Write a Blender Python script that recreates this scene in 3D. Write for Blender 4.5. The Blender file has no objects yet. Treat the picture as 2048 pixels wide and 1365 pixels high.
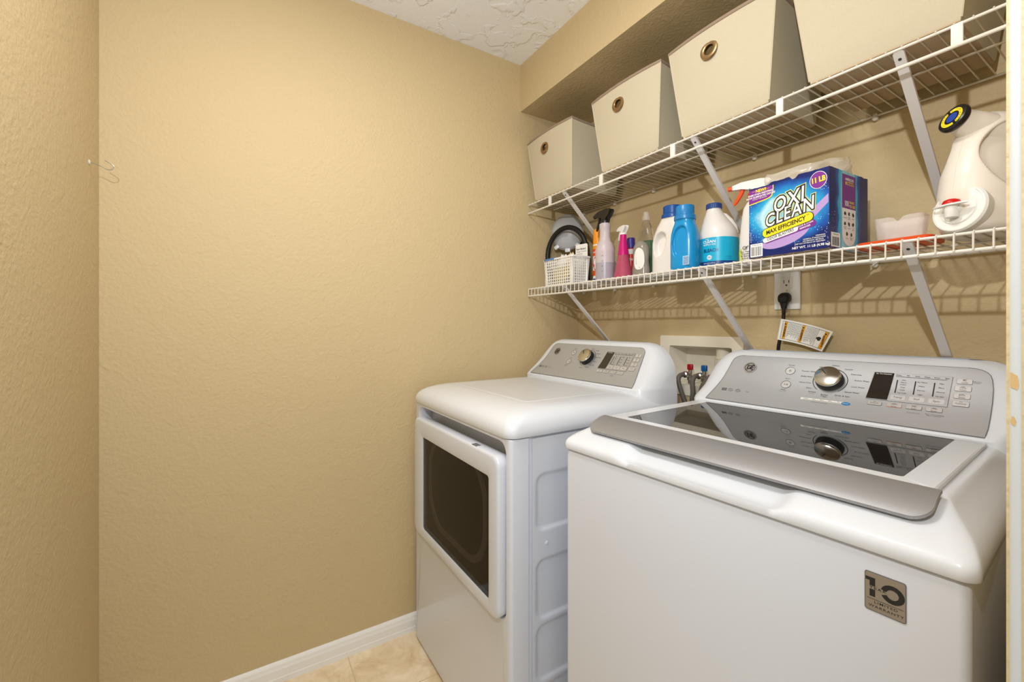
import bpy, bmesh, math, random
from mathutils import Vector, Matrix
PI = math.pi
sc = bpy.context.scene
COL = sc.collection

# ------------------------------------------------------------------ camera, light, exposure
F_PX = 860.5
YAW = math.atan(537 / F_PX)                      # turn of the view away from -X towards +Y
cd = bpy.data.cameras.new('camera')
cd.sensor_fit = 'HORIZONTAL'; cd.sensor_width = 36.0
cd.lens = 36.0 * F_PX / 2048.0
cd.shift_x = 0.0
cd.shift_y = -(682.5 - 652.0) / 2048.0
cd.clip_start = 0.02
cam = bpy.data.objects.new('camera', cd); COL.objects.link(cam)
cam.location = (1.681, -1.452, 1.223)
cam.rotation_euler = (PI / 2, 0, PI / 2 - YAW)
sc.camera = cam

sc.view_settings.view_transform = 'Standard'
sc.view_settings.look = 'None'
sc.view_settings.gamma = 1.0
sc.view_settings.use_curve_mapping = False
sc.view_settings.exposure = -0.12

w = bpy.data.worlds.new('hall_fill'); sc.world = w; w.use_nodes = True  # even ambient fill through the doorway, standing in for the unseen hall
w.node_tree.nodes['Background'].inputs[0].default_value = (0.94, 0.98, 1.0, 1)
w.node_tree.nodes['Background'].inputs[1].default_value = 0.98

def area(name, loc, rot, size, power, color=(1, 1, 1), size_y=None):
    l = bpy.data.lights.new(name, 'AREA'); l.energy = power; l.color = color
    l.shape = 'RECTANGLE' if size_y else 'DISK'; l.size = size
    if size_y: l.size_y = size_y
    o = bpy.data.objects.new(name, l); COL.objects.link(o)
    o.location = loc; o.rotation_euler = rot
    return o
def aim(o, target):
    o.rotation_euler = (Vector(target) - o.location).to_track_quat('-Z', 'Y').to_euler()
# small bright lamp in the doorway, beside and above the camera: throws the shelf shadows
ko = area('doorway_lamp', (1.68, -1.63, 1.82), (0, 0, 0), 0.036, 13.6, (0.97, 0.99, 1.0))
aim(ko, (1.68 - 0.7, -1.63 + 0.65, 1.82 + 0.20))
# added soft fill disc under the ceiling, unseen and without a fixture
cl = area('ceiling_fill_light', (0.95, -1.25, 2.40), (0, 0, 0), 0.34, 12.5, (1.0, 0.97, 0.92))

# ------------------------------------------------------------------ helpers
def lin(h):
    h = h.lstrip('#'); out = []
    for i in (0, 2, 4):
        c = int(h[i:i + 2], 16) / 255
        out.append(c / 12.92 if c <= 0.04045 else ((c + 0.055) / 1.055) ** 2.4)
    return (out[0], out[1], out[2], 1)
def mat(name, color, rough=0.5, metal=0.0, bump=None, var=None, spec=0.5, coat=0.0, trans=0.0, alpha=1.0, ior=1.45, sss=0.0):
    m = bpy.data.materials.new(name); m.use_nodes = True
    nt = m.node_tree; b = nt.nodes['Principled BSDF']
    c = lin(color) if isinstance(color, str) else color
    b.inputs['Base Color'].default_value = c
    b.inputs['Roughness'].default_value = rough; b.inputs['Metallic'].default_value = metal
    b.inputs['Specular IOR Level'].default_value = spec
    b.inputs['Coat Weight'].default_value = coat; b.inputs['Coat Roughness'].default_value = 0.05
    b.inputs['Transmission Weight'].default_value = trans; b.inputs['Alpha'].default_value = alpha
    b.inputs['IOR'].default_value = ior
    if sss:
        b.inputs['Subsurface Weight'].default_value = sss; b.inputs['Subsurface Radius'].default_value = (0.01, 0.01, 0.01)
    tc = None
    if bump or var:
        tc = nt.nodes.new('ShaderNodeTexCoord')
    if var:                                  # (scale, amount): mottled colour of the surface itself
        n = nt.nodes.new('ShaderNodeTexNoise'); n.inputs['Scale'].default_value = var[0]; n.inputs['Detail'].default_value = 4
        nt.links.new(tc.outputs['Object'], n.inputs['Vector'])
        mx = nt.nodes.new('ShaderNodeMix'); mx.data_type = 'RGBA'
        a = var[1]
        mx.inputs[6].default_value = tuple(max(0, x * (1 - a)) for x in c[:3]) + (1,)
        mx.inputs[7].default_value = tuple(min(1, x * (1 + a)) for x in c[:3]) + (1,)
        nt.links.new(n.outputs['Fac'], mx.inputs[0]); nt.links.new(mx.outputs[2], b.inputs['Base Color'])
    if bump:                                 # (scale, distance, detail)
        n = nt.nodes.new('ShaderNodeTexNoise'); n.inputs['Scale'].default_value = bump[0]
        n.inputs['Detail'].default_value = bump[2] if len(bump) > 2 else 3
        nt.links.new(tc.outputs['Object'], n.inputs['Vector'])
        bp = nt.nodes.new('ShaderNodeBump'); bp.inputs['Strength'].default_value = 1.0; bp.inputs['Distance'].default_value = bump[1]
        nt.links.new(n.outputs['Fac'], bp.inputs['Height']); nt.links.new(bp.outputs['Normal'], b.inputs['Normal'])
    return m

def wall_mat():
    m = mat('tan_wall_paint', '#ccb890', 0.55, spec=0.35)
    nt = m.node_tree; b = nt.nodes['Principled BSDF']
    tc = nt.nodes.new('ShaderNodeTexCoord')
    n1 = nt.nodes.new('ShaderNodeTexNoise'); n1.inputs['Scale'].default_value = 95; n1.inputs['Detail'].default_value = 2.5
    n2 = nt.nodes.new('ShaderNodeTexNoise'); n2.inputs['Scale'].default_value = 14; n2.inputs['Detail'].default_value = 5; n2.inputs['Distortion'].default_value = 1.2
    r2 = nt.nodes.new('ShaderNodeValToRGB'); r2.color_ramp.elements[0].position = 0.52; r2.color_ramp.elements[1].position = 0.62
    for n in (n1, n2): nt.links.new(tc.outputs['Object'], n.inputs['Vector'])
    nt.links.new(n2.outputs['Fac'], r2.inputs['Fac'])
    ad = nt.nodes.new('ShaderNodeMath'); ad.operation = 'MULTIPLY_ADD'; ad.inputs[1].default_value = 0.25
    nt.links.new(r2.outputs['Color'], ad.inputs[0]); nt.links.new(n1.outputs['Fac'], ad.inputs[2])
    bp = nt.nodes.new('ShaderNodeBump'); bp.inputs['Distance'].default_value = 0.0022; bp.inputs['Strength'].default_value = 0.8
    nt.links.new(ad.outputs[0], bp.inputs['Height']); nt.links.new(bp.outputs['Normal'], b.inputs['Normal'])
    return m
def ceiling_mat():
    m = mat('knockdown_ceiling', '#f2f5fc', 0.85, spec=0.2)
    nt = m.node_tree; b = nt.nodes['Principled BSDF']
    tc = nt.nodes.new('ShaderNodeTexCoord')
    n = nt.nodes.new('ShaderNodeTexNoise'); n.inputs['Scale'].default_value = 12; n.inputs['Detail'].default_value = 7; n.inputs['Distortion'].default_value = 0.5
    n3 = nt.nodes.new('ShaderNodeTexNoise'); n3.inputs['Scale'].default_value = 60; n3.inputs['Detail'].default_value = 4
    r = nt.nodes.new('ShaderNodeValToRGB'); r.color_ramp.elements[0].position = 0.50; r.color_ramp.elements[1].position = 0.57
    for q in (n, n3): nt.links.new(tc.outputs['Object'], q.inputs['Vector'])
    nt.links.new(n.outputs['Fac'], r.inputs['Fac'])
    mu = nt.nodes.new('ShaderNodeMath'); mu.operation = 'MULTIPLY_ADD'; mu.inputs[1].default_value = 0.35
    nt.links.new(n3.outputs['Fac'], mu.inputs[0]); nt.links.new(r.outputs['Color'], mu.inputs[2])
    bp = nt.nodes.new('ShaderNodeBump'); bp.inputs['Distance'].default_value = 0.0030; bp.inputs['Strength'].default_value = 0.9
    nt.links.new(mu.outputs[0], bp.inputs['Height']); nt.links.new(bp.outputs['Normal'], b.inputs['Normal'])
    return m
def floor_mat():
    m = mat('travertine_vinyl', '#c9b48c', 0.42)
    nt = m.node_tree; b = nt.nodes['Principled BSDF']
    tc = nt.nodes.new('ShaderNodeTexCoord')
    n = nt.nodes.new('ShaderNodeTexNoise'); n.inputs['Scale'].default_value = 9; n.inputs['Detail'].default_value = 8; n.inputs['Roughness'].default_value = 0.65; n.inputs['Distortion'].default_value = 0.8
    nt.links.new(tc.outputs['Object'], n.inputs['Vector'])
    r = nt.nodes.new('ShaderNodeValToRGB')
    r.color_ramp.elements[0].position = 0.32; r.color_ramp.elements[0].color = lin('#dcc093')
    r.color_ramp.elements[1].position = 0.62; r.color_ramp.elements[1].color = lin('#fdeed2')
    nt.links.new(n.outputs['Fac'], r.inputs['Fac'])
    br = nt.nodes.new('ShaderNodeTexBrick'); br.offset = 0.0
    br.inputs['Scale'].default_value = 1.0; br.inputs['Mortar Size'].default_value = 0.003; br.inputs['Brick Width'].default_value = 0.305; br.inputs['Row Height'].default_value = 0.305
    br.inputs['Mortar Smooth'].default_value = 0.6
    mp = nt.nodes.new('ShaderNodeMapping'); mp.inputs['Location'].default_value = (0.045, 0.21, 0)
    nt.links.new(tc.outputs['Object'], mp.inputs['Vector']); nt.links.new(mp.outputs[0], br.inputs['Vector'])
    mx = nt.nodes.new('ShaderNodeMix'); mx.data_type = 'RGBA'; mx.inputs[7].default_value = lin('#dccaa4')
    nt.links.new(br.outputs['Fac'], mx.inputs[0]); nt.links.new(r.outputs['Color'], mx.inputs[6])
    nt.links.new(mx.outputs[2], b.inputs['Base Color'])
    return m

M = {}
M['wall'] = wall_mat(); M['ceiling'] = ceiling_mat(); M['floor'] = floor_mat()
M['trim'] = mat('white_trim_paint', '#f3f3f2', 0.35, bump=(30, 0.0004))
M['jamb'] = mat('cream_jamb_paint', '#c9cccb', 0.4, bump=(25, 0.0006), var=(6, 0.04))
M['stain'] = mat('bare_wood_chip', '#c9a873', 0.6)
M['enamel'] = mat('white_enamel', '#d8dde8', 0.25, coat=0.2)
M['plastic'] = mat('white_appliance_plastic', '#dfe4ed', 0.22, coat=0.25)
M['topgrey'] = mat('white_top_panel', '#dde1e9', 0.25, coat=0.2)
M['seam'] = mat('dark_seam', '#3a3a3a', 0.7)
M['silver'] = mat('silver_panel', '#bfc2c7', 0.36, metal=0.5, bump=(900, 0.00003))
M['strip'] = mat('silver_handle_strip', '#a3a3a6', 0.40, metal=0.55, bump=(700, 0.00004), var=(500, 0.08))
M['glass'] = mat('black_lid_glass', '#0d0c0b', 0.03, spec=0.5, ior=2.6)
M['chrome'] = mat('chrome', '#d8d4cc', 0.14, metal=1.0)
M['darkchrome'] = mat('smoked_chrome', '#55504a', 0.15, metal=1.0)
M['display'] = mat('dark_display', '#2a2623', 0.12, ior=1.7)
M['ink'] = mat('black_print', '#242424', 0.5)
M['greyink'] = mat('grey_print', '#6e6e6e', 0.5)
M['whiteink'] = mat('white_print', '#f2f2f2', 0.5)
M['btn'] = mat('silver_button', '#dcdde0', 0.28, metal=0.5)
M['scr'] = mat('screen_field', '#b9bbbf', 0.35, metal=0.5)
M['blueink'] = mat('blue_print', '#1f7fbe', 0.4)
M['redink'] = mat('orange_outline', '#c9764f', 0.5)
M['wire'] = mat('white_coated_wire', '#e4dfd6', 0.3)
M['bracket'] = mat('white_steel_bracket', '#dcdadb', 0.32)
M['clip'] = mat('white_plastic_clip', '#e9e6df', 0.4)
M['fabric'] = mat('cream_canvas', '#c6bda6', 0.9, bump=(600, 0.0004), var=(300, 0.05), spec=0.2)
M['bin_shade'] = mat('shaded_bin_inside', '#54483a', 0.9)  # shade inside the bins, painted in as a dark colour on the inner faces
M['fabric_side'] = mat('cream_canvas_side', '#cfc4a6', 0.9, bump=(500, 0.0004), var=(250, 0.06), spec=0.2)
M['piping'] = mat('taupe_piping', '#9a8878', 0.9, bump=(700, 0.0004), spec=0.2)
M['brass'] = mat('antique_brass', '#a98a62', 0.3, metal=0.9)
M['board'] = mat('beige_base_board', '#b8a486', 0.9)
M['white_pl'] = mat('white_bottle_plastic', '#e8e3df', 0.3, sss=0.1)
M['cream_pl'] = mat('cream_jug_plastic', '#ebe4db', 0.33, sss=0.1)
M['blue_pl'] = mat('azure_bottle_plastic', '#1590cf', 0.22)
M['blue_cap'] = mat('azure_cap', '#1d7fc0', 0.3)
M['navy_cap'] = mat('royal_blue_cap', '#0f4f9e', 0.3)
M['cyan'] = mat('cyan_label', '#19b1d8', 0.35)
M['navy'] = mat('navy_label', '#1c4487', 0.35)
M['orange'] = mat('orange_plastic', '#f09a1c', 0.35)
M['orange_red'] = mat('orange_red_plastic', '#e8541f', 0.35)
M['black'] = mat('black_plastic', '#1c1b1b', 0.3)
M['rubber'] = mat('black_rubber', '#161515', 0.45)
M['grey_pl'] = mat('grey_appliance_plastic', '#b9bdc4', 0.35)
M['pvc'] = mat('cream_pvc', '#f2ecdd', 0.45)
M['magenta'] = mat('magenta_plastic', '#d3117f', 0.25, trans=0.15)
M['pink'] = mat('pink_clear_plastic', '#e46d93', 0.12, trans=0.55)
M['frost'] = mat('frosted_plastic', '#dfd3d8', 0.35, trans=0.25)
M['frost_grey'] = mat('frosted_plastic_liquid', '#b9b3bf', 0.3, trans=0.2)
M['clear'] = mat('clear_plastic', '#e9e6dd', 0.06, trans=0.93, ior=1.25)
M['green_liq'] = mat('green_liquid', '#2f9a63', 0.1, trans=0.55, ior=1.3)
M['film'] = mat('clear_film', '#f1ece4', 0.18, alpha=0.42)
M['scoop'] = mat('clear_scoop', '#f3eae8', 0.2, alpha=0.3)
M['red'] = mat('red_plastic', '#cf1a17', 0.3)
M['purple'] = mat('purple_print', '#7d2f93', 0.4)
M['purple_cap'] = mat('purple_cap', '#3a2f86', 0.35)
M['yellow'] = mat('yellow_print', '#f4e02e', 0.4)
M['gold'] = mat('warning_orange', '#e2a01f', 0.5)
M['label'] = mat('white_label', '#eeeeec', 0.45)
M['lilac'] = mat('lilac_print', '#b79ad6', 0.45)
M['lime'] = mat('lime_print', '#d8e04a', 0.45)
M['ring_grey'] = mat('grey_hose', '#6e6761', 0.55)
M['steel'] = mat('brushed_steel', '#bdb9b4', 0.38, metal=1.0)
M['knobred'] = mat('red_valve_knob', '#b3161b', 0.35)
M['knobblue'] = mat('blue_valve_knob', '#1560a8', 0.35)
M['cream_bag'] = mat('cream_bag', '#ddcdb0', 0.7)
M['sticker'] = mat('brushed_sticker', '#a49b90', 0.35, metal=0.5)
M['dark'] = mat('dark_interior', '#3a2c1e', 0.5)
M['drum'] = mat('drum_ring', '#d8ccb8', 0.4)

def oxi_mat(name, cx, cz, base='#081f66', mid='#1486d4', hi='#bfe6f2', r0=0.046, r1=0.078, flat=0):
    """printed artwork: pale swirl in an azure halo on navy card, with sprinkled dots"""
    m = mat(name, base, 0.35)
    nt = m.node_tree; b = nt.nodes['Principled BSDF']
    tc = nt.nodes.new('ShaderNodeTexCoord'); mp = nt.nodes.new('ShaderNodeMapping'); mp.vector_type = 'POINT'
    mp.inputs['Location'].default_value = (-cx if not flat else 0, 0 if not flat else -cx, -cz)
    nt.links.new(tc.outputs['Object'], mp.inputs['Vector'])
    mp2 = nt.nodes.new('ShaderNodeMapping'); mp2.inputs['Scale'].default_value = (0.78, 0, 1.12) if not flat else (0, 1, 0.0)
    mp2.inputs['Rotation'].default_value = (0, math.radians(18), 0) if not flat else (0, 0, 0)
    nt.links.new(mp.outputs[0], mp2.inputs['Vector'])
    ns = nt.nodes.new('ShaderNodeTexNoise'); ns.inputs['Scale'].default_value = 22; ns.inputs['Detail'].default_value = 5
    nt.links.new(tc.outputs['Object'], ns.inputs['Vector'])
    ln = nt.nodes.new('ShaderNodeVectorMath'); ln.operation = 'LENGTH'; nt.links.new(mp2.outputs[0], ln.inputs[0])
    ad = nt.nodes.new('ShaderNodeMath'); ad.operation = 'MULTIPLY_ADD'; ad.inputs[1].default_value = 0.03
    sb = nt.nodes.new('ShaderNodeMath'); sb.operation = 'SUBTRACT'; sb.inputs[1].default_value = 0.5
    nt.links.new(ns.outputs['Fac'], sb.inputs[0]); nt.links.new(sb.outputs[0], ad.inputs[0]); nt.links.new(ln.outputs['Value'], ad.inputs[2])
    r = nt.nodes.new('ShaderNodeMapRange'); r.inputs['From Min'].default_value = 0; r.inputs['From Max'].default_value = 0.12
    nt.links.new(ad.outputs[0], r.inputs['Value'])
    cr = nt.nodes.new('ShaderNodeValToRGB'); e = cr.color_ramp.elements
    e[0].position = 0.0; e[0].color = lin('#7fc4e0'); e[1].position = 1.0; e[1].color = lin(base)
    for p, c in ((0.25, '#9ed4ec'), (r0 / 0.12, hi), (r0 / 0.12 + 0.09, '#27a9de'), (r1 / 0.12, '#0f5cb5'), (min(0.97, r1 / 0.12 + 0.13), base)):
        q = e.new(p); q.color = lin(c)
    nt.links.new(r.outputs[0], cr.inputs['Fac'])
    vo = nt.nodes.new('ShaderNodeTexVoronoi'); vo.inputs['Scale'].default_value = 230
    nt.links.new(tc.outputs['Object'], vo.inputs['Vector'])
    lt = nt.nodes.new('ShaderNodeMath'); lt.operation = 'LESS_THAN'; lt.inputs[1].default_value = 0.16
    nt.links.new(vo.outputs['Distance'], lt.inputs[0])
    n4 = nt.nodes.new('ShaderNodeTexNoise'); n4.inputs['Scale'].default_value = 16
    nt.links.new(tc.outputs['Object'], n4.inputs['Vector'])
    gt = nt.nodes.new('ShaderNodeMath'); gt.operation = 'GREATER_THAN'; gt.inputs[1].default_value = 0.55
    nt.links.new(n4.outputs['Fac'], gt.inputs[0])
    mu = nt.nodes.new('ShaderNodeMath'); mu.operation = 'MULTIPLY'
    nt.links.new(lt.outputs[0], mu.inputs[0]); nt.links.new(gt.outputs[0], mu.inputs[1])
    mx = nt.nodes.new('ShaderNodeMix'); mx.data_type = 'RGBA'; mx.inputs[7].default_value = lin('#e6f4fb')
    nt.links.new(mu.outputs[0], mx.inputs[0]); nt.links.new(cr.outputs['Color'], mx.inputs[6])
    nt.links.new(mx.outputs[2], b.inputs['Base Color'])
    return m

TXT = {}
def text_data(s, size, bold, shear, spacing=1.0, sx=1.0):
    k = (s, size, bold, shear, spacing)
    if k not in TXT:
        cu = bpy.data.curves.new('t', 'FONT'); cu.body = s; cu.size = size; cu.offset = bold * size; cu.shear = shear
        cu.space_character = spacing; cu.resolution_u = 3
        cu.align_x = 'CENTER'; cu.align_y = 'CENTER'
        ob = bpy.data.objects.new('t', cu); COL.objects.link(ob)
        bpy.context.view_layer.update()
        dg = bpy.context.evaluated_depsgraph_get()
        me = bpy.data.meshes.new_from_object(ob.evaluated_get(dg))
        vs = [tuple(v.co) for v in me.vertices]; fs = [tuple(p.vertices) for p in me.polygons]
        bpy.data.objects.remove(ob); bpy.data.curves.remove(cu); bpy.data.meshes.remove(me)
        TXT[k] = (vs, fs)
    return TXT[k]

def rrect(x0, x1, y0, y1, r, n=5, k=1):
    """rounded rectangle outline, counter-clockwise, n points per corner, k points per side"""
    pts = []
    cs = [(x0 + r, y0 + r, PI), (x1 - r, y0 + r, 1.5 * PI), (x1 - r, y1 - r, 0), (x0 + r, y1 - r, 0.5 * PI)]
    arcs = []
    for cx, cy, a in cs:
        arcs.append([(cx + r * math.cos(a + i / (n - 1) * PI / 2), cy + r * math.sin(a + i / (n - 1) * PI / 2)) for i in range(n)])
    for i in range(4):
        pts += arcs[i]
        p, q = arcs[i][-1], arcs[(i + 1) % 4][0]
        for j in range(1, k): pts.append((p[0] + (q[0] - p[0]) * j / k, p[1] + (q[1] - p[1]) * j / k))
    return pts
def sell(hx, hy, n=48, e=2.5, cx=0, cy=0):
    out = []
    for i in range(n):
        a = 2 * PI * i / n; c, s = math.cos(a), math.sin(a)
        out.append((cx + hx * math.copysign(abs(c) ** (2 / e), c), cy + hy * math.copysign(abs(s) ** (2 / e), s)))
    return out

class MB:
    def __init__(s): s.v = []; s.f = []; s.m = []
    def add(s, vs, fs, mat=0, T=None):
        o = len(s.v)
        for p in vs:
            p = Vector(p)
            s.v.append(T @ p if T is not None else p)
        for f in fs: s.f.append(tuple(o + i for i in f)); s.m.append(mat)
        return s
    def box(s, x0, x1, y0, y1, z0, z1, mat=0, T=None, bev=0.0, seg=2):
        if bev <= 0:
            vs = [(x, y, z) for z in (z0, z1) for y in (y0, y1) for x in (x0, x1)]
            fs = [(0, 2, 3, 1), (4, 5, 7, 6), (0, 1, 5, 4), (2, 6, 7, 3), (0, 4, 6, 2), (1, 3, 7, 5)]
            return s.add(vs, fs, mat, T)
        bm = bmesh.new(); bmesh.ops.create_cube(bm, size=1.0)
        for v in bm.verts:
            v.co = Vector(((x0 + x1) / 2 + v.co.x * (x1 - x0), (y0 + y1) / 2 + v.co.y * (y1 - y0), (z0 + z1) / 2 + v.co.z * (z1 - z0)))
        bmesh.ops.bevel(bm, geom=bm.edges[:], offset=bev, segments=seg, profile=0.5, affect='EDGES')
        bm.verts.index_update()
        s.add([v.co.copy() for v in bm.verts], [tuple(v.index for v in f.verts) for f in bm.faces], mat, T); bm.free()
        return s
    def loft(s, rings, mat=0, caps=(True, True), T=None, closed=True):
        n = len(rings[0]); vs = [p for r in rings for p in r]; fs = []
        for i in range(len(rings) - 1):
            for j in range(n if closed else n - 1):
                k = (j + 1) % n
                fs.append((i * n + j, i * n + k, (i + 1) * n + k, (i + 1) * n + j))
        if caps[0]: fs.append(tuple(reversed(range(n))))
        if caps[1]: fs.append(tuple((len(rings) - 1) * n + j for j in range(n)))
        return s.add(vs, fs, mat, T)
    def stack(s, prof, shape=48, e=2.0, mat=0, T=None, caps=(True, True), fn=None):
        """prof: list of (z, hx, hy[, cx, cy]) superellipse rings"""
        rings = []
        for p in prof:
            z, hx, hy = p[:3]; cx, cy = (p[3], p[4]) if len(p) > 3 else (0, 0)
            rings.append([(x, y, z) for x, y in sell(hx, hy, shape, e, cx, cy)])
        if fn: rings = [[fn(*q) for q in r] for r in rings]
        return s.loft(rings, mat, caps, T)
    def lathe(s, prof, n=32, mat=0, T=None, caps=(True, True)):
        return s.stack([(z, r, r) for r, z in prof], n, 2.0, mat, T, caps)
    def tube(s, pts, r, n=8, mat=0, T=None, closed=False, flat=None):
        pts = [Vector(p) for p in pts]; rings = []; N = len(pts); up = None
        for i, p in enumerate(pts):
            if closed: d = pts[(i + 1) % N] - pts[i - 1]
            else: d = pts[min(i + 1, N - 1)] - pts[max(i - 1, 0)]
            d.normalize()
            if up is None:
                up = Vector((0, 0, 1)) if abs(d.z) < 0.9 else Vector((1, 0, 0))
            a = d.cross(up).normalized(); up = a.cross(d).normalized()
            rr = r[i] if isinstance(r, (list, tuple)) else r
            rings.append([p + (a * math.cos(2 * PI * j / n) + up * math.sin(2 * PI * j / n)) * rr for j in range(n)])
        if closed: rings.append(rings[0])
        return s.loft(rings, mat, (not closed, not closed), T)
    def poly(s, pts, mat=0, T=None):
        return s.add(pts, [tuple(range(len(pts)))], mat, T)
    def prism(s, pts2, d0, d1, mat=0, T=None):
        return s.loft([[(x, y, d0) for x, y in pts2], [(x, y, d1) for x, y in pts2]], mat, (True, True), T)
    def frame(s, outer, inner, d0, d1, mat=0, T=None, closeback=True):
        n = len(outer)
        L = [[(x, y, d0) for x, y in outer], [(x, y, d1) for x, y in outer], [(x, y, d1) for x, y in inner], [(x, y, d0) for x, y in inner]]
        s.loft(L, mat, (False, False), T)
        if closeback: s.loft([L[3], L[0]], mat, (False, False), T)
        return s
    def text(s, t, size, T, mat=0, bold=0.0, shear=0.0, sx=1.0, fn=None, sp=1.0):
        vs, fs = text_data(t, size, bold, shear, sp)
        vs = [Vector((x * sx, y, 0)) for x, y, z in vs]
        if fn: vs = [Vector(fn(v.x, v.y)) for v in vs]
        return s.add(vs, fs, mat, T)
    def grid(s, fn, nu, nv, mat=0, T=None):
        vs = [fn(i / nu, j / nv) for j in range(nv + 1) for i in range(nu + 1)]
        fs = [(j * (nu + 1) + i, j * (nu + 1) + i + 1, (j + 1) * (nu + 1) + i + 1, (j + 1) * (nu + 1) + i) for j in range(nv) for i in range(nu)]
        return s.add(vs, fs, mat, T)
    def build(s, name, mats, parent=None, angle=35, fix=True):
        me = bpy.data.meshes.new(name); me.from_pydata([tuple(v) for v in s.v], [], s.f)
        if not isinstance(mats, (list, tuple)): mats = [mats]
        for q in mats: me.materials.append(M[q] if isinstance(q, str) else q)
        me.polygons.foreach_set('material_index', s.m)
        me.polygons.foreach_set('use_smooth', [True] * len(s.f))
        me.update()
        if fix:
            bm = bmesh.new(); bm.from_mesh(me); bmesh.ops.recalc_face_normals(bm, faces=bm.faces[:]); bm.to_mesh(me); bm.free()
        me.set_sharp_from_angle(angle=math.radians(angle))
        o = bpy.data.objects.new(name, me); COL.objects.link(o)
        if parent is not None: o.parent = parent
        return o

def thing(name, label, cat, loc=(0, 0, 0), rz=0.0, group=None):
    o = bpy.data.objects.new(name, None); COL.objects.link(o); o.empty_display_size = 0.05
    o.location = loc; o.rotation_euler = (0, 0, rz); o['label'] = label; o['category'] = cat
    if group: o['group'] = group
    return o
def tag(o, label, cat, group=None):
    o['label'] = label; o['category'] = cat
    if group: o['group'] = group
    return o
def struct(o): o['kind'] = 'structure'; return o
def Tr(x, y, z): return Matrix.Translation((x, y, z))
def R(a, ax): return Matrix.Rotation(a, 4, ax)
FRONT = R(PI / 2, 'X')                            # local (x, y) of a print -> (x, ., z), facing -Y
def front(x, y, z): return Tr(x, y, z) @ FRONT
RIGHT = R(PI / 2, 'Z') @ R(PI / 2, 'X')           # facing +X
def boolean(o, cutter_mb):
    c = cutter_mb.build('cutter', ['trim'], o.parent)
    md = o.modifiers.new('cut', 'BOOLEAN'); md.object = c; md.operation = 'DIFFERENCE'; md.solver = 'EXACT'
    bpy.context.view_layer.update()
    dg = bpy.context.evaluated_depsgraph_get()
    me = bpy.data.meshes.new_from_object(o.evaluated_get(dg))
    o.modifiers.clear(); old = o.data; o.data = me; me.name = old.name
    bpy.data.objects.remove(c)
    me.set_sharp_from_angle(angle=math.radians(35))
    return o

# ------------------------------------------------------------------ room shell
RX, YF, H, T_ = 1.60, -1.805, 2.438, 0.12
SY, SZ = -0.356, 2.221
struct(MB().box(-T_, RX + 0.6, YF - T_, 0.14, -0.05, 0.0).build('floor', 'floor'))
struct(MB().box(-T_, RX + T_, YF - T_, 0.14, H, H + 0.06).build('ceiling', 'ceiling'))
struct(MB().box(-T_, 0, YF, 0.14, 0, H).build('wall_left', 'wall'))
struct(MB().box(-T_, RX + T_, YF - T_, YF, 0, H).build('wall_front', 'wall'))
# back wall with the opening of the washer outlet box
bk = MB()
hx0, hx1, hz0, hz1 = 0.545, 0.822, 0.985, 1.152
bk.frame([(0, 0), (RX, 0), (RX, H), (0, H)], [(hx0, hz0), (hx1, hz0), (hx1, hz1), (hx0, hz1)], 0.0, -0.13, 0, FRONT)
struct(bk.build('wall_back', 'wall'))
DY0, DY1, DH = -1.76, -0.945, 2.05
rw = MB()
rw.box(RX, RX + T_, DY1, 0.14, 0, H); rw.box(RX, RX + T_, YF, DY0, 0, H); rw.box(RX, RX + T_, DY0, DY1, DH, H)
struct(rw.build('wall_right', 'wall'))
struct(MB().box(0, RX, SY, 0, SZ, H).build('trim_1', 'wall'))          # boxed-in soffit over the shelves
# baseboard along the left wall: stepped profile swept along Y
prof = [(0, 0), (0.014, 0), (0.014, 0.018), (0.0125, 0.021), (0.0125, 0.046), (0.010, 0.052), (0.0095, 0.060), (0.006, 0.067), (0.003, 0.070), (0, 0.070)]
bb = MB(); bb.loft([[(x, y, z) for x, z in prof] for y in (YF, -0.001)], 0, (True, True))
struct(bb.build('baseboard_left', 'trim', angle=20))
bb = MB(); bb.loft([[(x, YF + d, z) for d, z in prof] for x in (0.014, RX)], 0, (True, True))
struct(bb.build('baseboard_front', 'trim', angle=20))
# door jamb at the right edge of the view
jp = [(1.600, -0.90), (1.600, -0.9395), (1.6006, -0.9425), (1.6020, -0.9445), (1.6038, -0.945), (1.6068, -0.945), (1.6078, -0.9442),
      (1.6083, -0.9425), (1.6100, -0.9425), (1.6106, -0.9445), (1.612, -0.945), (1.722, -0.945), (1.722, -0.90)]
jb = MB(); jb.loft([[(x, y - 0.0008, z) for x, y in jp] for z in (0, DH)], 0, (True, True))
random.seed(4)
for (cz, rr, xx) in ((1.180, 0.007, 1.604), (1.149, 0.0035, 1.6038)):
    pts = []
    for i in range(18):
        a = 2 * PI * i / 18; q = rr * random.uniform(0.75, 1.15)
        pts.append((min(1.6068, max(1.6022, xx + q * 0.45 * math.cos(a))), -0.9462, cz + q * math.sin(a)))
    jb.poly(pts, 1)
struct(jb.build('door_1', ['jamb', 'stain'], angle=40))
jo = MB(); jo.box(1.598, 1.722, DY0, DY0 + 0.012, 0, DH, bev=0.002); jo.box(1.598, 1.722, DY0, DY1, DH - 0.012, DH, bev=0.002)
struct(jo.build('trim_2', 'jamb'))

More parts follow.
